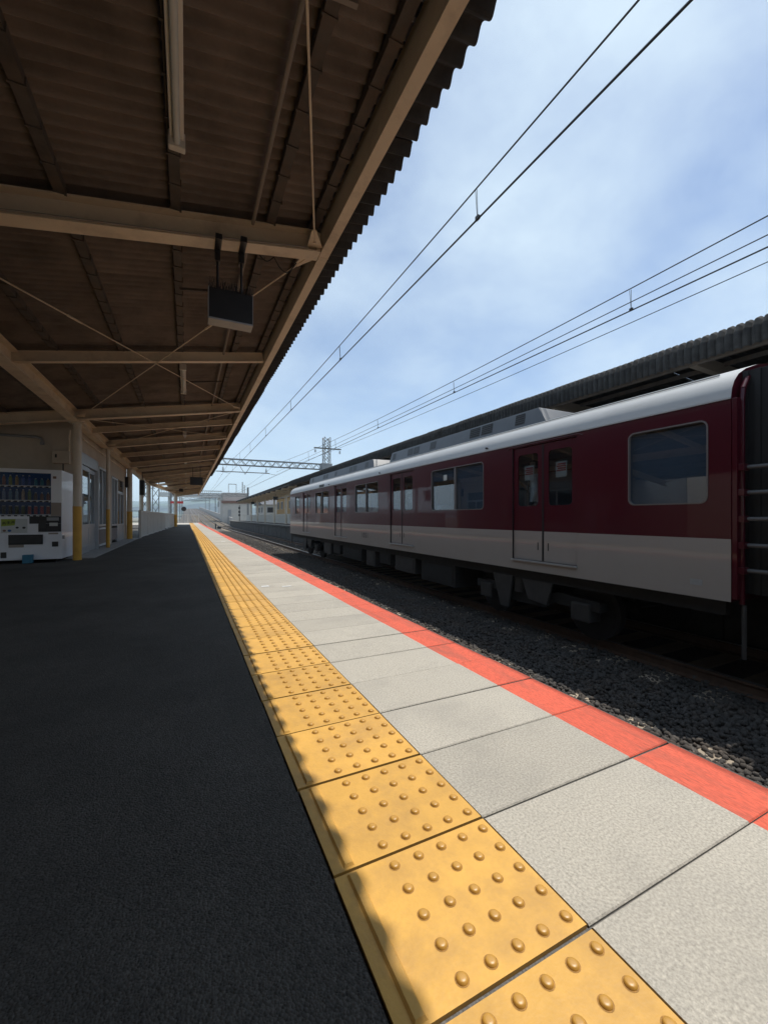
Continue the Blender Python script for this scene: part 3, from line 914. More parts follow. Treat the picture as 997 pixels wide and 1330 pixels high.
for r_, zs in enumerate((1.268, 1.030, 0.795)):
    box('shelf', M['vend'], V, wx[0] + .001, wx[1] - .001, vy + .004, vy + .050, zs - .022, zs - .001)
    hh = (0.165, 0.175, 0.14)[r_]
    n_ = 11
    for k in range(n_):
        cx = wx[0] + .045 + k * (wx[1] - wx[0] - .09) / (n_ - 1)
        c = bottle_cols[r_][k]
        h2 = hh * (1 if k < 8 else .72) if r_ < 2 else hh
        rad = 0.027
        b = MB()
        if r_ < 2:
            b.tube((cx, vy + .026, zs), (cx, vy + .026, zs + h2 * .68), rad * .8, 8)
            b.tube((cx, vy + .026, zs + h2 * .68), (cx, vy + .026, zs + h2 * .9), rad * .8, 8, r1=rad * .4)
            b.tube((cx, vy + .026, zs + h2 * .9), (cx, vy + .026, zs + h2), rad * .42, 8, 1)
        else:
            b.tube((cx, vy + .026, zs), (cx, vy + .026, zs + h2 * .92), rad * .82, 8)
            b.tube((cx, vy + .026, zs + h2 * .92), (cx, vy + .026, zs + h2), rad * .82, 8, 1, r1=rad * .6)
        b.build('drink_sample', [bottle_mat(c), M['posterwhite']], V, smooth=True)
        box('price_button', M['black'], V, cx - .026, cx + .012, vy - .004, vy + .004, zs - .034, zs - .014)
        box('price_tag', M['posterwhite'], V, cx + .014, cx + .034, vy - .003, vy + .004, zs - .034, zs - .014)
box('display_glass', M['clearplastic'], V, wx[0], wx[1], vy - .001, vy + .002, wz[0], wz[1])
box('payment_panel', M['beige'], V, -2.036, -1.897, vy - .006, vy - .001, .765, .99)
box('payment_panel', M['black'], V, -2.316, -1.90, vy - .008, vy - .001, .64, .762)
box('payment_panel', M['black'], V, -2.20, -1.90, vy - .008, vy - .001, .505, .638)
box('display_card', M['posterwhite'], V, -2.055, -1.945, vy - .012, vy - .008, .60, .655)
box('coin_slot', M['galv'], V, -2.09, -1.93, vy - .014, vy - .008, .69, .745)
box('bill_slot', M['undergrey'], V, -2.19, -2.10, vy - .014, vy - .008, .56, .70)
box('price_strip', M['beige'], V, -2.07, -1.94, vy - .004, vy - .001, .462, .488)
box('speaker_vent', M['roofbrown'], V, -2.01, -1.965, vy - .003, vy - .001, 1.39, 1.43)
p = box('advert', M['posterwhite'], V, -2.672, -2.343, vy - .004, vy - .001, .492, .72)
MB()._add([(-2.668, vy - .005, .60), (-2.50, vy - .005, .615), (-2.49, vy - .005, .715), (-2.668, vy - .005, .715)], [(0, 1, 2, 3)]).build('lime_print', M['postergreen'], p)
for k in range(3):                                              # three bold characters, too small to read
    x0 = -2.655 + .056 * k; z0 = .628 + .008 * k
    g = MB()
    for (a, c, e, f) in ((0, .044, .034, .041), (0, .044, .016, .023), (.018, .026, 0, .045), (.0, .008, 0, .014), (.036, .044, 0, .014)):
        g.quad((x0 + a, vy - .0065, z0 + e), (x0 + c, vy - .0065, z0 + e), (x0 + c, vy - .0065, z0 + f), (x0 + a, vy - .0065, z0 + f))
    g.build('print_character', M['black'], p)
for (x0, z0, r0, mm) in ((-2.63, .53, .022, 'roofbrown'), (-2.565, .53, .024, 'vendblue'), (-2.47, .578, .02, 'black'), (-2.385, .575, .022, 'undergrey')):
    MB()._add([(x0 + r0 * math.cos(t * math.pi / 8), vy - .0055, z0 + r0 * .8 * math.sin(t * math.pi / 8)) for t in range(16)], [tuple(range(16))]).build('print_dot', M[mm], p)
fl = MB().box(-2.58, -2.14, vy - .012, vy - .001, .30, .462); fo = fl.build('outlet_frame', M['black'], V, bevel=0.004)
box('outlet_flap', M['undergrey'], fo, -2.56, -2.16, vy - .016, vy - .012, .33, .445)
box('label_strip', M['beige'], V, -2.578, -2.387, vy - .003, vy - .001, .256, .30)
box('coin_return', M['black'], V, -2.023, -1.938, vy - .010, vy - .001, .256, .34, bevel=0.004)
box('sticker', M['undergrey'], V, -2.677, -2.604, vy - .003, vy - .001, .09, .184)
box('cash_lock', M['galv'], V, -1.8925, -1.872, vy + .03, vy + .10, .38, .44, bevel=0.004)
box('base_rail', M['vend'], V, vx0, vx1, vy - .02, vy - .001, .052, .085)
tb = box('recycling_tag_box', M['tealbox'], None, -2.381, -2.256, vy - .11, vy - .022, .0, .138, bevel=0.006)
tag(tb, 'small teal box on the ground in front of the vending machine', 'box')

# ------------------------------------------------------------------ fence at the left
def fence(name, pts, h, label, open_=()):
    f = empty(name, (pts[0][0], pts[0][1], 0), label, 'fence')
    for i, (a, c) in enumerate(zip(pts[:-1], pts[1:])):
        A, C = Vector((a[0], a[1], 0)), Vector((c[0], c[1], 0))
        MB().box(a[0] - .03, a[0] + .03, a[1] - .03, a[1] + .03, 0, h + .02).build('post', M['fence'], f)
        d = (C - A)
        n = max(1, int(d.length / 0.11))
        if i in open_:
            b = MB().obox(A + Vector((0, 0, h - .04)), C + Vector((0, 0, h - .04)), .04, .04)
            b.obox(A + Vector((0, 0, .08)), C + Vector((0, 0, .08)), .03, .03)
            for k in range(1, n):
                p_ = A.lerp(C, k / n)
                b.tube((p_.x, p_.y, .09), (p_.x, p_.y, h - .03), .009, 6)
            b.build('railing', M['fence'], f)
        else:
            b = MB().obox(A + Vector((0, 0, .06)), C + Vector((0, 0, .06)), .012, h - .1)
            for k in range(n):
                p_ = A.lerp(C, (k + .25) / n); q_ = A.lerp(C, (k + .75) / n)
                b.obox(p_ + Vector((0, 0, .07)), q_ + Vector((0, 0, .07)), .03, h - .12)
            b.obox(A + Vector((0, 0, h - .04)), C + Vector((0, 0, h - .04)), .05, .04)
            b.obox(A + Vector((0, 0, .03)), C + Vector((0, 0, .03)), .05, .03)
            b.build('panel', M['fence'], f)
    a = pts[-1]
    MB().box(a[0] - .03, a[0] + .03, a[1] - .03, a[1] + .03, 0, h + .02).build('post', M['fence'], f)
    return f
fx = lambda y_: -1.5 + (y_ - 16.9) * .6 / 18.8
fence('panel_fence', [(fx(y_), y_) for y_ in (16.9, 18.9, 20.9, 22.9, 24.9, 26.9, 28.9, 30.9, 33.2, 35.7)], 0.98,
      'white steel fence running along the back of the platform past the columns', open_=(5, 6))
gf = empty('open_gate', (-1.66, 16.6, 0), 'grey tube gate between the building and the white fence', 'gate')
for xx in (-1.80, -1.52):
    MB().tube((xx, 16.62, 0), (xx, 16.62, .98), .016, 8).build('post', M['galv'], gf)
for z in (.12, .35, .60, .96):
    MB().tube((-1.80, 16.62, z), (-1.52, 16.62, z), .011, 6).build('rail', M['galv'], gf)
fence('end_fence', [(-0.9, 56.2), (0.1, 56.2), (1.35, 56.2)], 1.05, 'white railing across the far end of the platform', open_=(0, 1))
pm = empty('platform_mirror', (-0.35, 56.0, 0), 'dark round platform mirror on a post at the far platform end', 'mirror')
MB().tube((-0.35, 56.0, 0), (-0.35, 56.0, 1.5), .04, 8).build('post', M['galv'], pm)
MB().tube((-0.35, 55.9, 1.75), (-0.35, 55.98, 1.75), .28, 20).build('disc', M['black'], pm)
sg = empty('red_sign', (-1.3, 54, 0), 'red sign board past the end of the canopy', 'sign')
MB().tube((-1.3, 54, 0), (-1.3, 54, 2.9), .04, 8).build('post', M['galv'], sg)
MB().box(-1.75, -.4, 53.95, 54.0, 2.35, 2.62).build('board', M['red'], sg)

# ------------------------------------------------------------------ the maroon train
TX0, TX1 = 5.05, 7.79
TY0, TY1 = 2.21, 22.10
ZB, ZP, ZR = -0.13, 0.52, 1.98
DOORS = [(4.05, 5.34), (8.74, 10.02), (13.42, 14.70), (18.10, 19.38)]
WINS = [(2.42, 3.29, 0.0), (6.10, 7.92, 1), (10.80, 12.62, 1), (15.46, 17.26, 1), (20.10, 20.95, 0.0)]
WZ0, WZ1 = 0.90, 1.80
car = empty('train_car', ((TX0 + TX1) / 2, TY0, -1.10),
            'maroon and ivory train car whose whole side is in view', 'train', 'cars of the maroon train')

def side_panel(X, sgn):
    """outer skin of one side with window and door openings; sgn = outward x direction"""
    b = MB()
    def rect(y0, y1, z0, z1, mi):
        b.quad((X, y0, z0), (X, y1, z0), (X, y1, z1), (X, y0, z1), mi=mi)
    def ringcell(y0, y1, z0, z1, hole, r):
        inn = rrect(*hole, r)
        out = []
        for (py, pz) in inn:
            cy, cz = (hole[0] + hole[1]) / 2, (hole[2] + hole[3]) / 2
            dy, dz = py - cy, pz - cz
            hy, hz = (hole[1] - hole[0]) / 2, (hole[3] - hole[2]) / 2
            ty, tz = dy / hy, dz / hz
            m_ = max(abs(ty), abs(tz))
            ty, tz = ty / m_, tz / m_
            out.append((y1 + (ty - 1) / 2 * (y1 - y0), z1 + (tz - 1) / 2 * (z1 - z0)))
        k = len(inn)
        vs = [(X, y, z) for y, z in out] + [(X, y, z) for y, z in inn] + [(X - sgn * 0.035, y, z) for y, z in inn]
        fs = [(i, (i + 1) % k, k + (i + 1) % k, k + i) for i in range(k)]
        fs += [(k + i, k + (i + 1) % k, 2 * k + (i + 1) % k, 2 * k + i) for i in range(k)]
        b._add(vs, fs, 0)
        # true rectangle corners of the cell
        for (yy, zz) in ((y0, z0), (y0, z1), (y1, z0), (y1, z1)):
            best = sorted(range(k), key=lambda i: (out[i][0] - yy) ** 2 + (out[i][1] - zz) ** 2)[:1][0]
            for j in ((best - 1) % k, (best + 1) % k):
                b._add([(X, yy, zz), (X, *out[best]), (X, *out[j])], [(0, 1, 2)], 0)
    cuts = sorted([(a, c, 'd') for a, c in DOORS] + [(a - .08, c + .08, 'w') for a, c, _ in WINS])
    y = TY0
    for a, c, t in cuts:
        rect(y, a, ZB, ZP, 1); rect(y, a, ZP, ZR, 0)
        if t == 'w':
            rect(a, c, ZB, ZP, 1); rect(a, c, ZP, WZ0 - .08, 0); rect(a, c, WZ1 + .08, ZR, 0)
            ringcell(a, c, WZ0 - .08, WZ1 + .08, (a + .08, c - .08, WZ0, WZ1), 0.075)
        else:
            rect(a, c, ZB, 0.04, 1); rect(a, c, 1.92, ZR, 0)
            for yy in (a, c):
                b.quad((X, yy, 0.04), (X - sgn * .06, yy, 0.04), (X - sgn * .06, yy, 1.92), (X, yy, 1.92), mi=2)
            b.quad((X, a, 1.92), (X, c, 1.92), (X - sgn * .06, c, 1.92), (X - sgn * .06, a, 1.92), mi=2)
            b.quad((X, a, 0.04), (X, c, 0.04), (X - sgn * .06, c, 0.04), (X - sgn * .06, a, 0.04), mi=2)
        y = c
    rect(y, TY1, ZB, ZP, 1); rect(y, TY1, ZP, ZR, 0)
    return b

def fix_normals(me, X, sgn):
    pass

for X, sgn in ((TX0, -1), (TX1, 1)):
    b = side_panel(X, sgn)
    sp_ = b.build('side_panel', [M['maroon'], M['trainwhite'], M['black']], car, merge=True)
    # lining
    ln = MB()
    xi = X - sgn * .09
    ycuts = [TY0 + .05]
    zs = ((0.02, WZ0 - .03), (WZ1 + .03, 2.1))
    for z0, z1 in zs:
        yy = TY0 + .05
        for a, c in DOORS:
            ln.quad((xi, yy, z0), (xi, a, z0), (xi, a, z1), (xi, yy, z1)); yy = c
        ln.quad((xi, yy, z0), (xi, TY1 - .05, z0), (xi, TY1 - .05, z1), (xi, yy, z1))
    allo = sorted([(a, c) for a, c in DOORS] + [(a - .02, c + .02) for a, c, _ in WINS])
    yy = TY0 + .05
    for a, c in allo:
        ln.quad((xi, yy, WZ0 - .03), (xi, a, WZ0 - .03), (xi, a, WZ1 + .03), (xi, yy, WZ1 + .03)); yy = c
    ln.quad((xi, yy, WZ0 - .03), (xi, TY1 - .05, WZ0 - .03), (xi, TY1 - .05, WZ1 + .03), (xi, yy, WZ1 + .03))
    ln.build('lining', M['interior'], car)
    # windows
    for wi, (a, c, pair) in enumerate(WINS):
        xg = X - sgn * .030
        g = MB().quad(*[(xg, y_, z_) for y_, z_ in rrect(a, c, WZ0, WZ1, .075)])
        go = g.build('window', M['trainglass'], car)
        inn, outl = rrect(a + .009, c - .009, WZ0 + .009, WZ1 - .009, .070), rrect(a - .006, c + .006, WZ0 - .006, WZ1 + .006, .080)
        k = len(inn)
        f = MB()
        xo, xr = X + sgn * .006, X - sgn * .028
        vs = [(xo, *p_) for p_ in outl] + [(xo, *p_) for p_ in inn] + [(xr, *p_) for p_ in inn] + [(X, *p_) for p_ in outl]
        f._add(vs, [(i, (i + 1) % k, k + (i + 1) % k, k + i) for i in range(k)] + [(k + i, k + (i + 1) % k, 2 * k + (i + 1) % k, 2 * k + i) for i in range(k)]
               + [(i, (i + 1) % k, 3 * k + (i + 1) % k, 3 * k + i) for i in range(k)])
        if pair:
            ym = (a + c) / 2
            f.box(min(xo, xr), max(xo, xr), ym - .022, ym + .022, WZ0 + .012, WZ1 - .012)
        f.build('window_frame', M['winframe'], go)
        if sgn > 0 and wi > 0:
            box('roll_blind', M['blind'], car, X - .065, X - .06, a - .01, c + .01, WZ0 + (.0, .0, .25, .3, .1)[wi], WZ1 + .01)
        if wi == 0 and sgn < 0:
            box('roll_blind', M['blind'], car, X + .05, X + .055, a - .01, c + .01, WZ0 - .02, WZ1 - .03)
        if wi == 1 and sgn < 0:
            box('roll_blind', M['blind'], car, X + .05, X + .055, a - .01, (a + c) / 2 - .02, WZ0 - .02, WZ1 - .02)
            box('roll_blind', M['blind'], car, X + .05, X + .055, (a + c) / 2 + .02, c + .01, 1.55, WZ1 - .02)
            box('sticker', M['posterwhite'], car, X + .024, X + .026, (a + c) / 2 + .33, (a + c) / 2 + .46, 1.55, 1.67)
    # sliding doors
    for di, (a, c) in enumerate(DOORS):
        ym = (a + c) / 2
        for (la, lb) in ((a + .006, ym - .004), (ym + .004, c - .006)):
            xd = X - sgn * .028
            d = MB()
            wy0, wy1, wz0, wz1 = la + .10, lb - .10, .93, 1.79
            def dr(y0, y1, z0, z1, mi):
                d.quad((xd, y0, z0), (xd, y1, z0), (xd, y1, z1), (xd, y0, z1), mi=mi)
            dr(la, lb, .045, ZP, 1); dr(la, lb, ZP, wz0 - .06, 0); dr(la, lb, wz1 + .06, 1.915, 0)
            inn = rrect(wy0, wy1, wz0, wz1, .06)
            cy, cz = (wy0 + wy1) / 2, (wz0 + wz1) / 2
            out = []
            for (py, pz) in inn:
                ty, tz = (py - cy) / ((wy1 - wy0) / 2), (pz - cz) / ((wz1 - wz0) / 2)
                if abs(ty) > .98: ty = math.copysign(1, ty)
                m_ = max(abs(ty), abs(tz)); ty, tz = ty / m_, tz / m_
                out.append((cy + ty * (lb - la) / 2, cz + tz * ((wz1 - wz0) / 2 + .06)))
            k = len(inn)
            vs = [(xd, *p_) for p_ in out] + [(xd, *p_) for p_ in inn] + [(xd - sgn * .02, *p_) for p_ in inn]
            d._add(vs, [(i, (i + 1) % k, k + (i + 1) % k, k + i) for i in range(k)] + [(k + i, k + (i + 1) % k, 2 * k + (i + 1) % k, 2 * k + i) for i in range(k)], 0)
            for (yy, zz) in ((la, wz0 - .06), (la, wz1 + .06), (lb, wz0 - .06), (lb, wz1 + .06)):
                best = min(range(k), key=lambda i: (out[i][0] - yy) ** 2 + (out[i][1] - zz) ** 2)
                for j in ((best - 1) % k, (best + 1) % k):
                    d._add([(xd, yy, zz), (xd, *out[best]), (xd, *out[j])], [(0, 1, 2)], 0)
            # rubber closing edge
            ye_ = lb if lb < ym + .001 else la
            d.box(min(xd, xd + sgn * .006), max(xd, xd + sgn * .006), ye_ - .012, ye_ + .012, .05, 1.91, 2)
            do = d.build('door', [M['maroon'], M['trainwhite'], M['rubber']], car, merge=True)
            MB().quad(*[(xd - sgn * .012, y_, z_) for y_, z_ in inn]).build('door_window', M['trainglass'], do)
            hy = ye_ + (.10 if ye_ == la else -.10)
            box('pull', M['black'], do, min(xd + sgn * .002, xd + sgn * .004), max(xd + sgn * .002, xd + sgn * .004), hy - .008, hy + .008, .22, .34)
            if sgn < 0 and di == 0:
                nb = MB().box(xd + .030, xd + .032, cy - .10, cy + .10, 1.36, 1.60)
                no = nb.build('notice', M['posterwhite'], do)
                for q in range(4):
                    MB().box(xd + .0285, xd + .0298, cy - .085, cy + .085 - .02 * (q % 2), 1.45 + .033 * q, 1.472 + .033 * q).build('print_line', M['red'], no)
        # sill
        st = MB().box(min(X + sgn * .03, X - sgn * .02), max(X + sgn * .03, X - sgn * .02), a - .01, c + .01, .012, .038)
        st.build('door_sill', M['alu'], car, bevel=0.003)
        # rain channel above the door
        rc = MB().path([(X + sgn * .004, a - .09, 1.915), (X + sgn * .006, a - .03, 1.945), (X + sgn * .006, c + .03, 1.945), (X + sgn * .004, c + .09, 1.915)], .009, 6)
        rc.build('rain_channel', M['maroon'], car, smooth=True)
    for yl in (6.0, 10.7, 15.4):
        MB().tube((X - sgn * .01, yl, 2.035), (X + sgn * .03, yl, 2.035), .018, 8).build('side_lamp', M['black'], car)
    box('data_plate', M['galv'], car, min(X, X + sgn * .003), max(X, X + sgn * .003), 2.47, 2.59, .0, .065)
    gt = MB().box(min(X, X + sgn * .018), max(X, X + sgn * .018), TY0, TY1, ZR - .008, ZR + .010)
    gt.build('gutter', M['trainroof'], car)
# roof shell
half = [(TX0 + .001, ZR + .011), (TX0 + .018, 2.08), (TX0 + .065, 2.17), (TX0 + .15, 2.255), (TX0 + .30, 2.335), (TX0 + .55, 2.42), (TX0 + .90, 2.485), (TX0 + 1.37, 2.515)]
prof = half + [(TX0 + TX1 - x, z) for x, z in half[-2::-1]]
b = MB().prism_y(prof, TY0, TY1, closed=False)
b.build('roof', M['trainroof'], car, smooth=True)
box('ceiling', M['interior'], car, TX0 + .1, TX1 - .1, TY0 + .06, TY1 - .06, 2.1, 2.12)
box('floor', M['undergrey'], car, TX0 + .02, TX1 - .02, TY0 + .01, TY1 - .01, -.12, .02)
# ribbed roof strips along the gutter
b = MB()
y = TY0 + .3
b.tube((TX0 + .22, TY0 + .2, 2.312), (TX0 + .22, TY1 - .2, 2.312), .012, 6)
b.build('roof_conduit', M['trainroof'], car)
# ends
for ye, s in ((TY0, -1), (TY1, 1)):
    b = MB()
    pr = [(TX0 + .03, ZB)] + [(x if i else TX0 + .03, z) for i, (x, z) in enumerate(prof)]
    poly = [(TX0, ZB)] + prof + [(TX1, ZB)]
    b._add([(x, ye + s * .0, z) for x, z in poly], [tuple(range(len(poly)))])
    b.build('end_wall', M['maroon'], car)
    b = MB()
    for sx in (-1, 1):
        cx = (TX0 + TX1) / 2
        b.box(cx + sx * .52 - .1, cx + sx * .52 + .1, min(ye, ye + s * .22), max(ye, ye + s * .22), 0, 1.95)
    b.build('gangway', M['rubber'], car)
    hd = MB()
    for q in range(5):
        ya_ = ye + s * (.012 + .05 * q)
        hd.box(TX0 + .20 + .02 * (q % 2), TX1 - .20 - .02 * (q % 2), min(ya_, ya_ + s * .05), max(ya_, ya_ + s * .05), -.05, 2.28)
    hd.build('bellows_hood', M['rubber'], car)
    for sx in (-1, 1):
        cx = (TX0 + TX1) / 2 + sx * 1.0
        b = MB().box(cx - .24, cx + .24, min(ye, ye + s * .012), max(ye, ye + s * .012), .85, 1.72)
        b.build('end_window', M['black'], car)
        xx = (TX0 + .10) if sx < 0 else (TX1 - .10)
        p_ = MB().path([(xx + .20 * -sx, ye + s * .05, 2.27), (xx + .10 * -sx, ye + s * .05, 2.19), (xx + .02 * -sx, ye + s * .05, 2.08), (xx, ye + s * .05, 1.95), (xx, ye + s * .05, -.15)], .026, 10)
        p_.build('corner_pipe', M['maroon'], car, smooth=True)
        xo = (TX0 + .045) if sx < 0 else (TX1 - .045)
        b = MB().box(xo - .04, xo + .04, min(ye, ye + s * .05), max(ye, ye + s * .05), ZB + .03, 1.98)
        b.build('corner_post', M['maroon'], car, bevel=0.01)
        for z in (1.26, 1.0, .73, .46, .20):
            bb = MB().box(xx - .075, xx + .035, min(ye + s * .02, ye + s * .10), max(ye + s * .02, ye + s * .10), z - .035, z + .035)
            bo = bb.build('bar_bracket', M['maroon'], car, bevel=0.006)
            MB().tube((xx, ye + s * .09, z), (xx, ye + s * .275, z), .021, 12).build('guard_bar', M['bar'], bo, smooth=True)
        MB().tube((xx + .02, ye + s * .06, -.16), (xx + .02, ye + s * .06, -.72), .022, 8).build('drain_hose', M['undergrey'], car, smooth=True)
    hl = MB().path([(TX0 + .22, ye + s * .05, 2.13), (TX0 + .30, ye + s * .06, 2.145), (TX0 + .38, ye + s * .05, 2.14)], .012, 6)
    hl.build('grab_handle', M['galv'], car, smooth=True)
# interior benches and poles
for X, sgn in ((TX0, -1), (TX1, 1)):
    for a, c in ((5.5, 8.6), (10.2, 13.25), (14.85, 17.95), (2.4, 3.9)):
        s_ = MB()
        xa, xb = (X + .12, X + .58) if sgn < 0 else (X - .58, X - .12)
        xba, xbb = (X + .10, X + .2) if sgn < 0 else (X - .2, X - .10)
        s_.box(xa, xb, a, c, .25, .47); s_.box(xba, xbb, a, c, .47, .92)
        s_.build('bench_seat', M['seat'], car, bevel=0.03)
        for yy in (a - .04, c + .04):
            xq = (X + .6) if sgn < 0 else (X - .6)
            MB().tube((xq, yy, .02), (xq, yy, 2.1), .016, 8).build('grab_pole', M['alu'], car, smooth=True)
            box('partition', M['interior'], car, min(X - sgn * .1, X - sgn * .55), max(X - sgn * .1, X - sgn * .55), yy - .012, yy + .012, .3, 1.25)
# roof air conditioners
def ac(y0, y1, vents):
    xa, xb = TX0 + .62, TX1 - .62
    z0, z1 = 2.40, 2.745
    b = MB()
    yb0, yb1 = y0 + .25, y1 - .1
    vs = [(xa, y0, z0), (xb, y0, z0), (xb, y1, z0), (xa, y1, z0), (xa + .06, yb0, z1), (xb - .06, yb0, z1), (xb - .06, yb1, z1), (xa + .06, yb1, z1)]
    b._add(vs, [(0, 1, 5, 4), (1, 2, 6, 5), (2, 3, 7, 6), (3, 0, 4, 7), (4, 5, 6, 7)])
    o = b.build('air_conditioner', M['acunit'], car, bevel=0.03, smooth=True)
    for (ya, yb_) in vents:
        g = MB()
        z_a, z_b = 2.50, 2.69
        x_a, x_b = xa + (z_a - z0) / (z1 - z0) * .06 - .004, xa + (z_b - z0) / (z1 - z0) * .06 - .004
        g.quad((x_a, ya, z_a), (x_a, yb_, z_a), (x_b, yb_, z_b), (x_b, ya, z_b))
        go = g.build('vent_grille', M['black'], o)
        if ya < 8:
            for q in range(5):
                z = z_a + .02 + .042 * q
                xx = xa + (z - z0) / (z1 - z0) * .06
                MB().box(xx - .010, xx - .002, ya + .01, yb_ - .01, z, z + .010).build('louvre', M['under'], go)
ac(5.15, 11.35, ((5.70, 5.95), (6.60, 6.95), (7.0, 7.35), (8.73, 9.0), (9.57, 9.86), (9.9, 10.2), (10.95, 11.15)))
ac(12.45, 20.6, ((13.0, 13.3), (14.1, 14.45), (14.5, 14.85), (16.3, 16.6), (17.5, 17.85), (17.9, 18.25), (19.8, 20.05)))
# destination display and number
box('destination_box', M['black'], car, TX0 - .004, TX0 + .02, 16.1, 16.7, 1.995, 2.10)
tc = bpy.data.curves.new('car_number', 'FONT')
tc.body = '1051'
tc.size = 0.215
tc.space_character = 1.28
tc.offset = 0.006
tc.extrude = 0.0
tc.materials.append(M['black'])
_t = bpy.data.objects.new('car_number', tc)
COL.objects.link(_t)
_me = bpy.data.meshes.new_from_object(_t.evaluated_get(bpy.context.evaluated_depsgraph_get()))
bpy.data.objects.remove(_t)
to = bpy.data.objects.new('car_number', _me)
COL.objects.link(to)
to.parent = car
to.matrix_local = Matrix.Translation(Vector((TX0 - .0035, 12.05, .105)) - car.location) @ Matrix(((0, 0, -1, 0), (-1, 0, 0, 0), (0, 1, 0, 0), (0, 0, 0, 1)))
# underframe
b = MB()
b.box(TX0 + .12, TX0 + .2, TY0 + .1, TY1 - .1, -.30, -.13); b.box(TX1 - .2, TX1 - .12, TY0 + .1, TY1 - .1, -.30, -.13)
for yy in range(3, 22, 2):
    b.box(TX0 + .2, TX1 - .2, yy, yy + .12, -.28, -.13)
b.build('underframe', M['under'], car)
rr = random.Random(5)
for (a, c, z0, mm) in ((7.2, 8.6, -.78, 'under'), (8.9, 10.0, -.70, 'undergrey'), (10.3, 11.0, -.62, 'under'), (11.35, 12.0, -.78, 'undergrey'), (12.4, 14.2, -.72, 'under'), (14.5, 15.3, -.66, 'under'), (15.6, 16.5, -.76, 'undergrey')):
    for X, s in ((TX0 + .14, 1), (TX1 - .14, -1)):
        xb_ = X + s * .75
        o = MB().box(min(X, xb_), max(X, xb_), a, c, z0, -.285).build('equipment_box', M[mm], car, bevel=0.015)
        box('box_lid', M[mm], o, min(X - s * .012, X - s * .002), max(X - s * .012, X - s * .002), a + .08, c - .08, z0 + .08, -.36)
# bogies
for yb in (5.2, 18.9):
    bo = MB()
    for X in (TX0 + .30, TX1 - .30):
        bo.prism_x([(yb - 1.35, -.48), (yb - 1.35, -.62), (yb - .55, -.62), (yb - .35, -.74), (yb + .35, -.74), (yb + .55, -.62), (yb + 1.35, -.62), (yb + 1.35, -.48), (yb + .6, -.44), (yb + .3, -.56), (yb - .3, -.56), (yb - .6, -.44)], X - .08, X + .08)
    bo.box(TX0 + .3, TX1 - .3, yb - .25, yb + .25, -.62, -.40)
    bog = bo.build('bogie', M['under'], car)
    for X in (TX0 + .26, TX1 - .26):
        for dy in (-.20, .20):
            MB().tube((X, yb + dy, -.56), (X, yb + dy, -.30), .12, 12).build('air_spring', M['undergrey'], bog, smooth=True)
        pl = MB()._add([], [])
        pl.prism_x([(yb - .62, -.30), (yb + .02, -.30), (yb - .12, -.62), (yb - .5, -.66)], X - .16, X - .12)
        pl.prism_x([(yb + .25, -.28), (yb + .75, -.28), (yb + .55, -.85), (yb + .35, -.85)], X - .16, X - .12)
        pl.build('brake_rigging', M['undergrey'], bog)
    for dy in (-1.05, 1.05):
        MB().tube((TX0 + .35, yb + dy, -.67), (TX1 - .35, yb + dy, -.67), .075, 12).build('axle', M['under'], bog)
        for X, s in ((TX0 + .60, -1), (TX1 - .60, 1)):
            wv = MB().tube((X, yb + dy, -.67), (X + s * .115, yb + dy, -.67), .43, 28)
            wv.tube((X + s * .115, yb + dy, -.67), (X + s * .125, yb + dy, -.67), .36, 28)
            wv.build('wheel', M['under'], bog, smooth=True)
            MB().box(X + s * .17, X + s * .42, yb + dy - .16, yb + dy + .16, -.80, -.52).build('axle_box', M['undergrey'], bog, bevel=0.03)
car2 = copy_tree(car)
car2.location.y = TY0 - 20.44
tag(car2, 'next maroon train car beyond the guard bars, only its coupled end beside the photo edge')

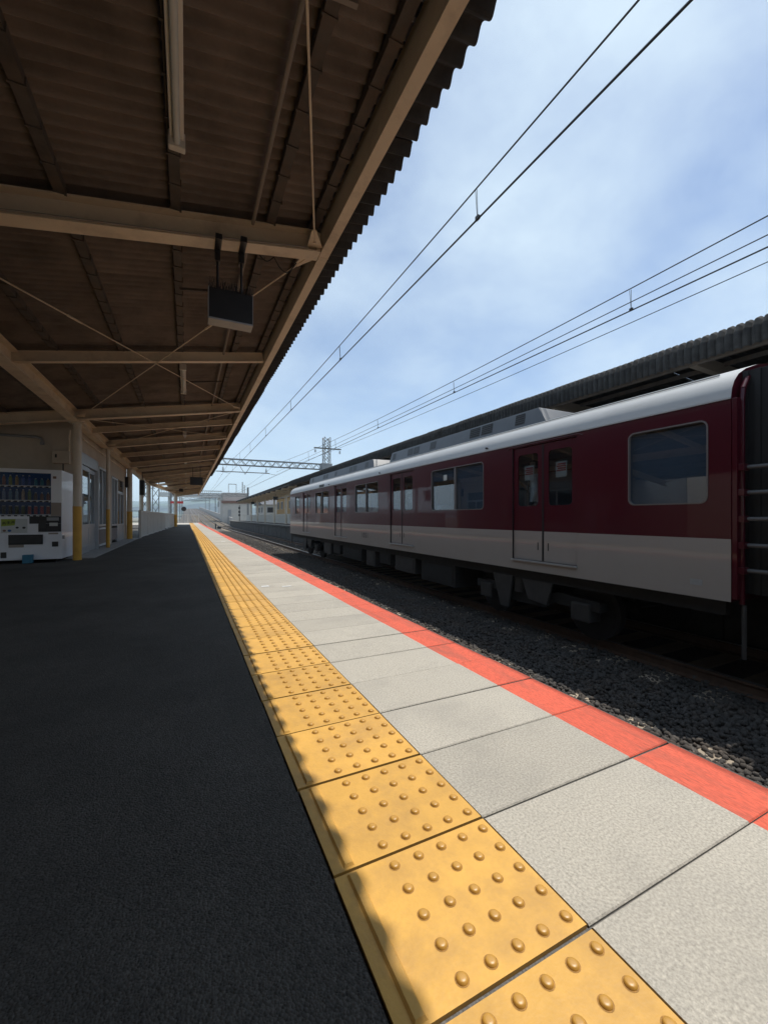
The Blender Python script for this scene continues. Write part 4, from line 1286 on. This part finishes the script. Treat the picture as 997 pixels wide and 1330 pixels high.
# passenger behind the first door
def person(loc, label):
    P = empty('person', loc, label, 'person')
    me = bpy.data.meshes.new('body')
    J = {'pelvis': (0, 0, .93, .135, .10), 'waist': (0, 0, 1.08, .125, .09), 'chest': (0, 0, 1.27, .15, .105), 'neck0': (0, 0, 1.43, .06, .055), 'neck': (.0, .01, 1.50, .05, .05),
         'jaw': (.0, .035, 1.56, .065, .075), 'head': (0, .02, 1.64, .078, .09), 'crown': (0, .01, 1.71, .06, .07),
         'shL': (-.17, 0, 1.39, .06, .06), 'elL': (-.22, -.03, 1.13, .045, .045), 'wrL': (-.20, .06, .91, .032, .032), 'haL': (-.19, .09, .84, .03, .038),
         'shR': (.17, 0, 1.39, .06, .06), 'elR': (.23, .04, 1.14, .045, .045), 'wrR': (.17, .22, 1.28, .032, .032), 'haR': (.15, .27, 1.33, .03, .038),
         'hiL': (-.09, 0, .87, .085, .09), 'knL': (-.10, .01, .48, .06, .062), 'anL': (-.10, -.02, .09, .042, .045), 'toL': (-.11, .13, .04, .04, .03),
         'hiR': (.09, 0, .87, .085, .09), 'knR': (.10, .01, .48, .06, .062), 'anR': (.10, -.02, .09, .042, .045), 'toR': (.11, .13, .04, .04, .03)}
    names = list(J)
    E_ = [('pelvis', 'waist'), ('waist', 'chest'), ('chest', 'neck0'), ('neck0', 'neck'), ('neck', 'jaw'), ('jaw', 'head'), ('head', 'crown'), ('chest', 'shL'), ('shL', 'elL'), ('elL', 'wrL'), ('wrL', 'haL'),
          ('chest', 'shR'), ('shR', 'elR'), ('elR', 'wrR'), ('wrR', 'haR'), ('pelvis', 'hiL'), ('hiL', 'knL'), ('knL', 'anL'), ('anL', 'toL'), ('pelvis', 'hiR'), ('hiR', 'knR'), ('knR', 'anR'), ('anR', 'toR')]
    me.from_pydata([J[k][:3] for k in names], [(names.index(a), names.index(c)) for a, c in E_], [])
    o = bpy.data.objects.new('body', me)
    COL.objects.link(o)
    sk = o.modifiers.new('skin', 'SKIN')
    sk.use_smooth_shade = True
    for i, k in enumerate(names):
        me.skin_vertices[0].data[i].radius = J[k][3:]
        me.skin_vertices[0].data[i].use_root = (k == 'pelvis')
    o.modifiers.new('subdivision', 'SUBSURF').levels = 2
    dg = bpy.context.evaluated_depsgraph_get()
    me2 = bpy.data.meshes.new_from_object(o.evaluated_get(dg))
    o.modifiers.clear()
    o.data = me2
    me2.materials.clear()
    for k in ('shirt', 'trousers', 'skin', 'hair'):
        me2.materials.append(M[k])
    for p_ in me2.polygons:
        z = p_.center.z
        x, y = p_.center.x, p_.center.y
        if z > 1.66 or (z > 1.55 and y < .01): mi = 3
        elif z > 1.46: mi = 2
        elif y > .17 and abs(x) > .1 and z > 1.2: mi = 2
        elif abs(x) > .15 and z < .93 and z > .75: mi = 2
        elif z < .98: mi = 1
        else: mi = 0
        p_.material_index = mi
    o.parent = P
    f = MB()
    for dz, dx in ((0, 0),):
        for sx in (-1, 1):
            f.tube((sx * .03, .095, 1.635), (sx * .03, .106, 1.635), .010, 8)
    f.mesh('eye', [M['hair']])
    for sx in (-1, 1):
        e = bpy.data.objects.new('eye', MB().tube((sx * .03, .085, 1.635), (sx * .03, .108, 1.635), .009, 8).mesh('eye', [M['hair']]))
        COL.objects.link(e); e.parent = P
        e = bpy.data.objects.new('ear', MB().box(sx * .078 - .01, sx * .078 + .012, -.005, .03, 1.60, 1.665).mesh('ear', [M['skin']], bevel=.006))
        COL.objects.link(e); e.parent = P
    e = bpy.data.objects.new('nose', MB().prism_x([(.095, 1.625), (.128, 1.59), (.098, 1.585)], -.011, .011).mesh('nose', [M['skin']], bevel=.003))
    COL.objects.link(e); e.parent = P
    e = bpy.data.objects.new('mouth', MB().box(-.022, .022, .09, .112, 1.556, 1.562).mesh('mouth', [M['red']]))
    COL.objects.link(e); e.parent = P
    for sx, bx, by, bz, dx, dy, dz in ((1, .15, .27, 1.33, -.01, .02, .03), (-1, -.19, .09, .84, 0, .008, -.035)):
        for q in range(5):
            off = (q - 2) * .014
            l_ = (.7, .95, 1.05, .98, .8)[q] if q else .6
            a = Vector((bx + off, by, bz)); d1 = Vector((dx, dy, dz)) * l_
            fb = MB().tube(a, a + d1, .008, 6).tube(a + d1, a + d1 * 1.7 + Vector((0, .01, 0)), .007, 6)
            fo = bpy.data.objects.new('finger', fb.mesh('finger', [M['skin']], smooth=True))
            COL.objects.link(fo); fo.parent = P
    st = MB().path([(.10, -.12, 1.40), (.10, .0, 1.47), (.06, .125, 1.33), (.0, .13, 1.15)], .012, 6)
    so = bpy.data.objects.new('bag_strap', st.mesh('bag_strap', [M['black']], smooth=True))
    COL.objects.link(so); so.parent = P
    return P
pp = person((5.34, 5.10, .02), 'standing person in a white shirt with a dark strap behind the nearest train door')
pp.rotation_euler.z = R(35)

# ------------------------------------------------------------------ opposite platform and its canopy
op = MB().prism_y([(8.02, -1.75), (11.5, -1.75), (11.5, -.01), (7.92, -.01), (7.92, -.16), (8.02, -.20)], -16.0, 90.0)
opo = op.build('opposite_platform', M['platwall'])
tag(opo, 'opposite platform with a dark concrete face behind the train', kind='structure')
MB().box(8.35, 11.5, -16, 90, -.009, .004).build('asphalt_surface', M['asphalt'], opo)
MB().box(7.93, 8.349, -16, 90, -.009, .003).build('edge_strip', M['concrete'], opo)
rp = MB()
yy = -14.0
while yy < 88:
    MB().box(7.985, 8.03, yy, yy + .35, -1.7, -.2).build('wall_pier', M['platwall'], opo)
    yy += 2.2
oc = empty('opposite_canopy', (9.3, 10, 0), 'dark corrugated canopy over the opposite platform behind the train', 'canopy')
def edge_strip(y0, n):
    """curved corrugated eaves sheet, about one metre long"""
    b = MB()
    prof_ = [(7.80, 3.40), (7.79, 3.55), (7.80, 3.68), (7.85, 3.77), (7.95, 3.82), (8.25, 3.82), (11.35, 3.55)]
    seg = 8
    vs, fs = [], []
    for (x, z) in prof_:
        for i in range(n * seg + 1):
            a = 0.050 * abs(math.cos(math.pi * i / seg)) - .025
            k_ = 1 if x < 7.9 else .4
            vs.append((x - a * k_, y0 + i * PITCH / seg, z + a * (1 if x >= 7.85 else .2)))
    m = n * seg + 1
    for c in range(len(prof_) - 1):
        for i in range(n * seg):
            fs.append((c * m + i, c * m + i + 1, (c + 1) * m + i + 1, (c + 1) * m + i))
    b._add(vs, fs)
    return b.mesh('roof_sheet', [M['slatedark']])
es = edge_strip(0, 8)
y = -12.0
k = 0
while y < 33.5:
    o = inst('roof_sheet', es, oc, (random.uniform(-.006, .006), y, (k % 2) * .006))
    y += SHW; k += 1
YC = y
# underside: rafters, purlins, eaves beam, columns
for yb in range(-11, 34, 3):
    MB().obox((7.9, yb, 3.36), (10.6, yb, 3.28), .12, .2).build('rafter', M['conduit'], oc)
for xp in (8.2, 8.8, 9.4, 10.0, 10.5):
    MB().box(xp - .03, xp + .03, -12, YC, 3.60 - (xp - 8.2) * .06 - .07, 3.60 - (xp - 8.2) * .06).build('purlin', M['purlin'], oc)
MB().box(7.86, 7.93, -12, YC, 3.37, 3.56).build('eaves_beam', M['purlin'], oc)
for i, yb in enumerate(range(-8, 34, 6)):
    c_ = MB().tube((9.4, yb, 0), (9.4, yb, 3.3), .10, 16).build('column', M['column'], oc, smooth=True)
    MB().tube((9.4, yb, 0.004), (9.4, yb, .93), .103, 16).build('yellow_guard', M['colyellow'], c_, smooth=True)
b = MB()
for (ya, yb2) in ((1.0, 7.0), (7.0, 13.0)):
    b.tube((7.95, ya, 3.34), (10.2, yb2, 3.28), .012, 6)
b.build('brace_rod', M['cream'], oc)
obw = empty('opposite_building', (11.2, 6, 0), 'dim cream wall behind the opposite platform, glimpsed through the train windows', 'building')
MB().box(10.95, 11.2, -14, 34, 0.005, 3.62).build('wall', M['creamwall'], obw)
for q in range(6):
    yq = -11 + q * 6.0
    wv = MB().box(10.90, 10.949, yq, yq + 2.2, .9, 2.1).build('window', M['alu'], obw)
    MB().box(10.885, 10.899, yq + .08, yq + 2.12, .98, 2.02).build('pane', M['black'], wv)
# far, thinner part
of = empty('far_canopy', (9.3, 50, 0), 'thin pitched canopy further along the opposite platform', 'canopy')
f = MB()
f._add([(7.9, YC + .05, 3.72), (7.9, 76, 3.55), (10.8, 76, 3.30), (10.8, YC + .05, 3.42), (7.9, YC + .05, 3.80), (7.9, 76, 3.63), (10.8, 76, 3.38), (10.8, YC + .05, 3.50)],
       [(0, 1, 2, 3), (4, 7, 6, 5), (0, 4, 5, 1), (1, 5, 6, 2), (2, 6, 7, 3), (3, 7, 4, 0)])
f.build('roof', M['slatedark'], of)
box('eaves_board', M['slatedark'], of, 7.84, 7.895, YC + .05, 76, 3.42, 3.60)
yb = YC + 1.0
while yb < 76:
    MB().obox((7.9, yb, 3.28), (10.7, yb, 3.08), .1, .18).build('rafter', M['cream'], of)
    yb += 2.8
for xp in (8.4, 9.0, 9.6, 10.2):
    MB().box(xp - .03, xp + .03, YC + .1, 75.8, 3.42 - (xp - 8) * .09, 3.50 - (xp - 8) * .09).build('purlin', M['creamwall'], of)
yb = 37.0
while yb < 76:
    c_ = MB().tube((9.5, yb, 0), (9.5, yb, 3.1), .12, 14).build('column', M['column'], of, smooth=True)
    yb += 6.5
for i, hy in enumerate((45.0, 62.0)):
    S = empty('hanging_sign', (8.7, hy, 2.7), ['dark sign hanging under the opposite canopy just past the train', 'dark sign under the far tip of the opposite canopy'][i], 'sign', 'signs under the opposite canopy')
    MB().box(8.45, 8.95, hy, hy + .15, 2.62, 2.98).build('panel', M['black'], S, bevel=.01)
    MB().tube((8.7, hy + .07, 2.98), (8.7, hy + .07, 3.3), .02, 6).build('hanger', M['black'], S)
fence('white_fence', [(10.2, y_) for y_ in range(24, 90, 3)], 1.1, 'white panel fence along the back of the opposite platform', open_=(20, 21, 19))
ld = empty('signal_post', (8.6, 78, 0), 'dark post with boxes at the end of the opposite platform', 'signal')
MB().tube((8.6, 78, 0), (8.6, 78, 2.9), .06, 8).build('post', M['black'], ld)
for z in (.9, 1.5, 2.2):
    MB().box(8.4, 8.72, 77.85, 78.0, z, z + .38).build('lamp_box', M['black'], ld)
sgb = empty('track_signal', (4.7, 74, -1.2), 'low black shunting signal between the two tracks beyond the platform', 'signal')
MB().box(4.25, 4.45, 73.9, 74.1, -1.25, -.35).build('post', M['black'], sgb)
MB().box(4.6, 5.2, 73.8, 74.1, -1.25, -.85).build('case', M['black'], sgb)

# ------------------------------------------------------------------ overhead line
def msg_z(y):
    if y < 32.2: return 4.28 + .60 * ((y - 9.6) / 22.5) ** 2
    base = rail_z(y) + 1.10
    s0 = 32.2 + math.floor((y - 32.2) / 50.0) * 50.0
    t = (y - s0 - 25) / 25
    return base + 4.28 + .60 * t * t
def con_z(y): return rail_z(y) + 1.10 + 4.0
ysw = [-20, -13, -8, -4, 0, 2, 4, 6, 8, 10, 13, 16, 20, 24, 28, 32.2, 38, 44, 50, 57.2, 64, 70, 76, 82.2, 90, 98, 107.2, 115, 124, 132.2, 145, 157.2, 170, 182.2, 207, 232, 257, 282, 320, 370]
for ti, (wx_, lab) in enumerate(((2.85, 'overhead wires above the track beside the platform'), (6.28, 'overhead wires above the maroon train'))):
    W = empty('overhead_wire', (wx_, 3.5, 4.0), lab, 'wire')
    MB().path([(wx_ - .02, y, msg_z(y) + (.02 if ti else 0)) for y in ysw], .0085, 5).build('messenger_wire', M['black'], W)
    MB().path([(wx_, y, con_z(y)) for y in ysw], .0105, 5).build('contact_wire', M['black'], W)
    if ti:
        MB().path([(wx_, y, con_z(y) + .10 + .16 * min(1, abs(y - 9) / 23)) for y in ysw if y < 33], .0075, 5).build('auxiliary_wire', M['black'], W)
    y = 3.54 - 4.4 * 4 if ti == 0 else 4.05 - 4.7 * 4
    while y < 32:
        p0, p1 = (wx_ - .02, y, msg_z(y)), (wx_, y, con_z(y))
        d = MB().tube((wx_ - .02, y - .012, msg_z(y)), (wx_, y - .004, con_z(y)), .004, 4)
        d.tube((wx_ - .02, y + .012, msg_z(y)), (wx_, y + .004, con_z(y)), .004, 4)
        d.box(wx_ - .015, wx_ + .015, y - .025, y + .025, con_z(y) - .005, con_z(y) + .035)
        d.build('dropper', M['black'], W)
        y += 4.4 if ti == 0 else 4.7
FW = MB().path([(8.75, y, 5.0 + .35 * (((y - 9.6) / 22.5) ** 2 if y < 32.3 else 1) + rail_z(y) + 1.1) for y in ysw if y < 140], .0085, 5)
tag(FW.build('feeder_wire', M['black']), 'lowest single feeder wire, above the opposite canopy', 'wire')

# ------------------------------------------------------------------ catenary gantries
def truss(b, x0, x1, y, z0, z1, dy=.22, step=.55):
    for yy in (y - dy, y + dy):
        for z in (z0, z1):
            b.obox((x0, yy, z), (x1, yy, z), .05, .05)
        n = int((x1 - x0) / step)
        for k in range(n):
            xa, xb = x0 + (x1 - x0) * k / n, x0 + (x1 - x0) * (k + 1) / n
            za, zb = (z0, z1) if k % 2 == 0 else (z1, z0)
            b.obox((xa, yy, za + .02), (xb, yy, zb + .02), .035, .035)
def lattice_mast(b, x, y, z0, z1, w=.36, step=.5):
    for sx in (-1, 1):
        for sy in (-1, 1):
            b.box(x + sx * w / 2 - .025, x + sx * w / 2 + .025, y + sy * w / 2 - .025, y + sy * w / 2 + .025, z0, z1)
    n = max(2, int((z1 - z0) / step))
    for k in range(n):
        za, zb = z0 + (z1 - z0) * k / n, z0 + (z1 - z0) * (k + 1) / n
        for sy in (-1, 1):
            s = 1 if k % 2 else -1
            b.obox((x - s * w / 2, y + sy * w / 2, za), (x + s * w / 2, y + sy * w / 2, zb), .03, .03)
            b.obox((x + s * w / 2, y + sy * w / 2, za), (x - s * w / 2, y + sy * w / 2, zb), .03, .03)
            b.obox((x + sy * w / 2, y - s * w / 2, za), (x + sy * w / 2, y + s * w / 2, zb), .03, .03)
def gantry(y, label, first=False):
    gz = rail_z(y) + 1.10
    G = empty('catenary_gantry', (4.0, y, gz - 1.75), label, 'gantry', 'catenary gantries along the line')
    if first:
        b = MB(); lattice_mast(b, 10.35, y, -1.75, 7.3, .5, .5); b.build('mast', M['greysteel'], G)
        b = MB(); lattice_mast(b, -2.6, y, -1.75, 6.2, .40, .6); b.build('mast', M['greysteel'], G)
        xl, xr = -2.6, 10.2
        MB().box(9.85, 10.75, y - .3, y + .3, 4.45, 5.15).build('mast_cap', M['galv'], G, bevel=.03)
        b = MB().obox((9.3, y, 6.35), (11.6, y, 6.35), .10, .10); b.build('cross_arm', M['greysteel'], G)
        for xx in (9.4, 11.5):
            m_ = MB()
            for q in range(4):
                m_.tube((xx, y, 6.25 - .06 * q), (xx, y, 6.22 - .06 * q), .07, 8)
            m_.build('insulator', M['galv'], G)
    else:
        for xx in (-2.6, 10.6):
            b = MB()
            b.box(xx - .16, xx + .16, y - .16, y + .16, gz - 6, gz + 6.4)
            b.build('mast', M['greysteel'], G)
        xl, xr = -2.6, 10.5
    b = MB(); truss(b, xl, xr, y, gz + 4.62, gz + 5.05, step=.32 if first else .8); b.build('truss_beam', M['greysteel'], G)
    # registration bar under the beam
    b = MB().obox((1.9, y, gz + 4.10), (5.75, y, gz + 4.10), .06, .06); b.build('registration_bar', M['greysteel'], G)
    b = MB().tube((3.55, y, gz + 4.62), (3.95, y, gz + 3.98), .022, 6).tube((4.35, y, gz + 4.62), (3.95, y, gz + 3.98), .022, 6)
    b.build('v_hanger', M['greysteel'], G)
    for xx in (2.4, 5.5):
        m_ = MB().tube((xx, y, gz + 4.62), (xx, y, gz + 4.12), .015, 6)
        for q in range(3):
            m_.tube((xx, y, gz + 4.40 - .08 * q), (xx, y, gz + 4.36 - .08 * q), .07, 8)
        m_.build('insulator', M['galv'], G)
    for xx, xt in ((2.1, 2.85), (5.6, 6.28)):
        MB().tube((xx, y, gz + 4.12), (xt, y, gz + 4.02), .014, 6).build('pull_off_arm', M['greysteel'], G)
gantry(32.2, 'lattice truss gantry with a tall mast over the opposite canopy', True)
for i, yg in enumerate((82.2, 132.2, 182.2, 232.0, 282.0)):
    gantry(yg, ['second gantry along the line, just beyond the platform end', 'third gantry along the line, under the footbridge distance', 'fourth gantry up the climbing track',
                'fifth gantry up the climbing track', 'most distant gantry up the climbing track'][i])
for i, (mx, my, h) in enumerate(((-2.75, 45.5, 7.0), (-2.55, 84.0, 9.0))):
    b = MB(); lattice_mast(b, mx, my, -1.75, h, .55 if i == 0 else .8, .8)
    lm = b.build('lattice_mast', M['greysteel'])
    tag(lm, ['dark lattice mast behind the white fence, seen between the columns', 'thinner lattice mast beside the farthest column'][i], 'mast', 'lattice masts behind the fence')

# ------------------------------------------------------------------ footbridge, buildings, houses, hills
fb = empty('footbridge', (3, 113, -1.2), 'pale footbridge crossing the tracks beyond the platforms', 'footbridge')
MB().box(-6, 8.1, 111.6, 114.0, 5.75, 6.1).build('deck', M['white'], fb)
for yy in (111.6, 113.9):
    MB().box(-6, 8.1, yy, yy + .08, 6.1, 6.75).build('parapet', M['white'], fb)
    r_ = MB().box(-6, 8.1, yy, yy + .06, 7.35, 7.43)
    for k in range(30):
        r_.box(-6 + k * .48, -5.95 + k * .48, yy, yy + .05, 6.75, 7.35)
    r_.build('railing', M['greysteel'], fb)
MB()._add([(7.2, 111.65, 5.75), (8.1, 111.65, 5.75), (8.1, 111.65, 4.6), (7.2, 113.95, 5.75), (8.1, 113.95, 5.75), (8.1, 113.95, 4.6)], [(0, 1, 2), (3, 5, 4), (0, 3, 4, 1), (1, 4, 5, 2), (2, 5, 3, 0)]).build('bracket', M['white'], fb)
MB().box(-4.2, -3.7, 112.5, 113.1, -1.75, 5.75).build('pier', M['white'], fb)
lt = empty('lift_tower', (11.2, 113, -1.2), 'pale stair tower with a brown canopy band beside the footbridge', 'building')
MB().box(8.15, 14.4, 110, 119, -1.75, 6.75).build('wall', M['house'], lt)
MB().box(8.0, 15.0, 108.6, 109.95, -1.75, 4.2).build('lower_wall', M['house'], lt)
MB().box(7.8, 15.2, 108.3, 109.97, 4.21, 4.85).build('brown_canopy', M['roofbrown'], lt)
MB().box(8.1, 14.5, 109.9, 119.1, 6.76, 6.95).build('roof_slab', M['white'], lt)
b = MB()
for xx in (9.6, 11.5):
    b.box(xx, xx + .12, 112, 112.12, 6.95, 9.2)
b.box(9.6, 11.62, 112, 112.12, 9.2, 9.35)
b.build('roof_frame', M['greysteel'], lt)
for xx in (13.2, 13.7):
    MB().tube((xx, 113, 6.95), (xx, 113, 10.0 if xx < 13.5 else 9.2), .12, 8).build('roof_mast', M['greysteel'], lt)
MB().box(9.2, 10.0, 108.55, 108.6, -1.2, 2.6).build('door', M['galv'], lt)

rt = MB()
for a, c in zip(YS[:-1], YS[1:]):
    if a >= 100:
        rt._add([(9.4, a, rail_z(a) - 1), (9.4, c, rail_z(c) - 1), (9.4, c, rail_z(c) + 1.2), (9.4, a, rail_z(a) + 1.2), (9.6, a, rail_z(a) - 3), (9.6, c, rail_z(c) - 3), (9.6, c, rail_z(c) + 1.2), (9.6, a, rail_z(a) + 1.2)],
                [(0, 1, 2, 3), (4, 7, 6, 5), (3, 2, 6, 7), (0, 3, 7, 4), (1, 5, 6, 2)])
tag(rt.build('parapet_wall', M['house']), 'pale parapet wall beside the climbing track', 'wall')

def house(name, x0, x1, y0, y1, h, wm, rm, label, ridge='x', rh=1.6, group=None, z0=-1.75, stor=2):
    H = empty(name, ((x0 + x1) / 2, (y0 + y1) / 2, z0), label, 'house', group)
    MB().box(x0, x1, y0, y1, z0, h).build('wall', wm, H)
    e = .4
    if ridge == 'flat':
        MB().box(x0 - .2, x1 + .2, y0 - .2, y1 + .2, h + .002, h + .35).build('roof', rm, H)
    elif ridge == 'x':
        ym = (y0 + y1) / 2
        MB().prism_x([(y0 - e, h + .002), (y1 + e, h + .002), (ym, h + rh)], x0 - e, x1 + e).build('roof', rm, H)
    else:
        xm = (x0 + x1) / 2
        MB().prism_y([(x0 - e, h + .002), (x1 + e, h + .002), (xm, h + rh)], y0 - e, y1 + e).build('roof', rm, H)
    fl = (h - z0) / stor
    for s in range(stor):
        zb = z0 + s * fl + fl * .35
        for (face, n) in (('s', max(2, int((x1 - x0) / 2.4))), ('e', max(2, int((y1 - y0) / 2.6)))):
            for k in range(n):
                if face == 's':
                    xa = x0 + (k + .25) * (x1 - x0) / n; xb = xa + .5 * (x1 - x0) / n
                    wv = MB().box(xa, xb, y0 - .05, y0 - .005, zb, zb + fl * .45).build('window', M['galv'], H)
                    MB().box(xa + .07, xb - .07, y0 - .06, y0 - .051, zb + .07, zb + fl * .45 - .07).build('pane', M['black'], wv)
                else:
                    xf = x0 if x0 > 3 else x1
                    s_ = -1 if x0 > 3 else 1
                    ya = y0 + (k + .25) * (y1 - y0) / n; yb_ = ya + .5 * (y1 - y0) / n
                    a, c = sorted((xf + s_ * .005, xf + s_ * .05))
                    wv = MB().box(a, c, ya, yb_, zb, zb + fl * .45).build('window', M['galv'], H)
                    a, c = sorted((xf + s_ * .051, xf + s_ * .06))
                    MB().box(a, c, ya + .07, yb_ - .07, zb + .07, zb + fl * .45 - .07).build('pane', M['black'], wv)
    return H
house('ochre_house', 14.5, 21, 62, 74, 3.9, M['houseyellow'], M['rooftile'], 'ochre house with dark windows behind the opposite platform fence', 'flat')
house('grey_house', 13.5, 19, 82, 92, 3.2, M['house'], M['rooftile'], 'grey house behind the opposite platform beyond the ochre one', 'x')
house('roadside_house', 16, 23, 44, 54, 3.6, M['creamwall'], M['roofbrown'], 'cream house behind the train end across the opposite platform', 'x')
house('lineside_house', 11.5, 17, 150, 160, 6.2, M['house'], M['rooftile'], 'pale lineside house up the climbing track', 'y', 1.6)
house('white_house', 11.5, 18, 172, 182, 8.0, M['white'], M['roofbrown'], 'white house farthest up the climbing track', 'y', 1.6)
for i, (x0, x1, y0, y1, h) in enumerate(((-19, -12, 52, 60, .9), (-16, -10, 78, 86, 1.4), (-26, -18, 74, 84, 1.7), (-24, -16, 104, 112, 2.6))):
    house('low_house', x0, x1, y0, y1, h, (M['house'], M['white'], M['creamwall'], M['house'])[i], (M['rooftile'], M['roofbrown'], M['rooftile'], M['rooftile'])[i],
          ['low grey-roofed house beyond the white fence, closest to the columns', 'low brown-roofed house beyond the white fence', 'low cream house farther behind the fence', 'distant low house behind the lattice masts'][i],
          'x', 1.1, 'houses beyond the fence')
for i, (px, py, ph) in enumerate(((-9.5, 60, 7.0), (-6.8, 96, 7.5))):
    U = empty('utility_pole', (px, py, -1.75), ['utility pole standing between the first columns past the fence', 'utility pole beyond the lattice masts'][i], 'utility pole', 'utility poles beyond the fence')
    MB().tube((px, py, -1.75), (px, py, ph), .16, 10, r1=.11).build('pole', M['platwall'], U, smooth=True)
    MB().box(px - .9, px + .9, py - .06, py + .06, ph - .9, ph - .78).build('cross_arm', M['greysteel'], U)

def hills(name, x0, x1, y, depth, hfun, label):
    n, m = 120, 10
    vs, fs = [], []
    for j in range(m + 1):
        for i in range(n + 1):
            x = x0 + (x1 - x0) * i / n
            t = j / m
            hz = hfun(x) * math.sin(math.pi * min(1, t * .5 + .02) ) if j < m else hfun(x)
            hz *= 1 + .06 * math.sin(x * .013 + j * 1.7) * (1 - t)
            vs.append((x, y + depth * t + 60 * math.sin(x * .004 + j), -1.8 + hz))
    for j in range(m):
        for i in range(n):
            a = j * (n + 1) + i
            fs.append((a, a + 1, a + n + 2, a + n + 1))
    # back slope
    o = len(vs)
    for i in range(n + 1):
        x = x0 + (x1 - x0) * i / n
        vs.append((x, y + depth * 2, -1.8))
    for i in range(n):
        a = m * (n + 1) + i
        fs.append((a, a + 1, o + i + 1, o + i))
    b = MB(); b._add(vs, fs)
    ob = b.build(name, M['hill'], smooth=True)
    return tag(ob, label, kind='structure')
def h1(x):
    e = max(0, 1 - ((x - 200) / 2900) ** 2)
    return e * (80 + 26 * math.sin(x * .0028 + 1.0) + 14 * math.sin(x * .0071 + .4) + 6 * math.sin(x * .019))
def h2(x):
    e = max(0, 1 - ((x - 200) / 3600) ** 2)
    return e * (125 + 36 * math.sin(x * .0017 + 2.4) + 25 * math.sin(x * .0049))
hills('hills', -2600, 3000, 2400, 400, h1, 'low wooded ridge fading into blue haze')
hills('far_hills', -3300, 3700, 3300, 600, h2, 'farther ridge fading into blue haze')

# ------------------------------------------------------------------ air
hz = bpy.data.materials.new('haze')
hz.use_nodes = True
hn, hl = hz.node_tree.nodes, hz.node_tree.links
hn.remove(hn['Principled BSDF'])
pv = hn.new('ShaderNodeVolumePrincipled')
pv.inputs['Color'].default_value = (0.70, 0.85, 1.0, 1)
pv.inputs['Density'].default_value = 0.00026
pv.inputs['Anisotropy'].default_value = 0.1
hl.new(pv.outputs['Volume'], hn['Material Output'].inputs['Volume'])
hb = MB().box(-5100, 5100, -4100, 5300, -2.8, 190)
tag(hb.build('haze', hz), 'thin blue summer haze over the whole place', 'haze', kind='stuff')
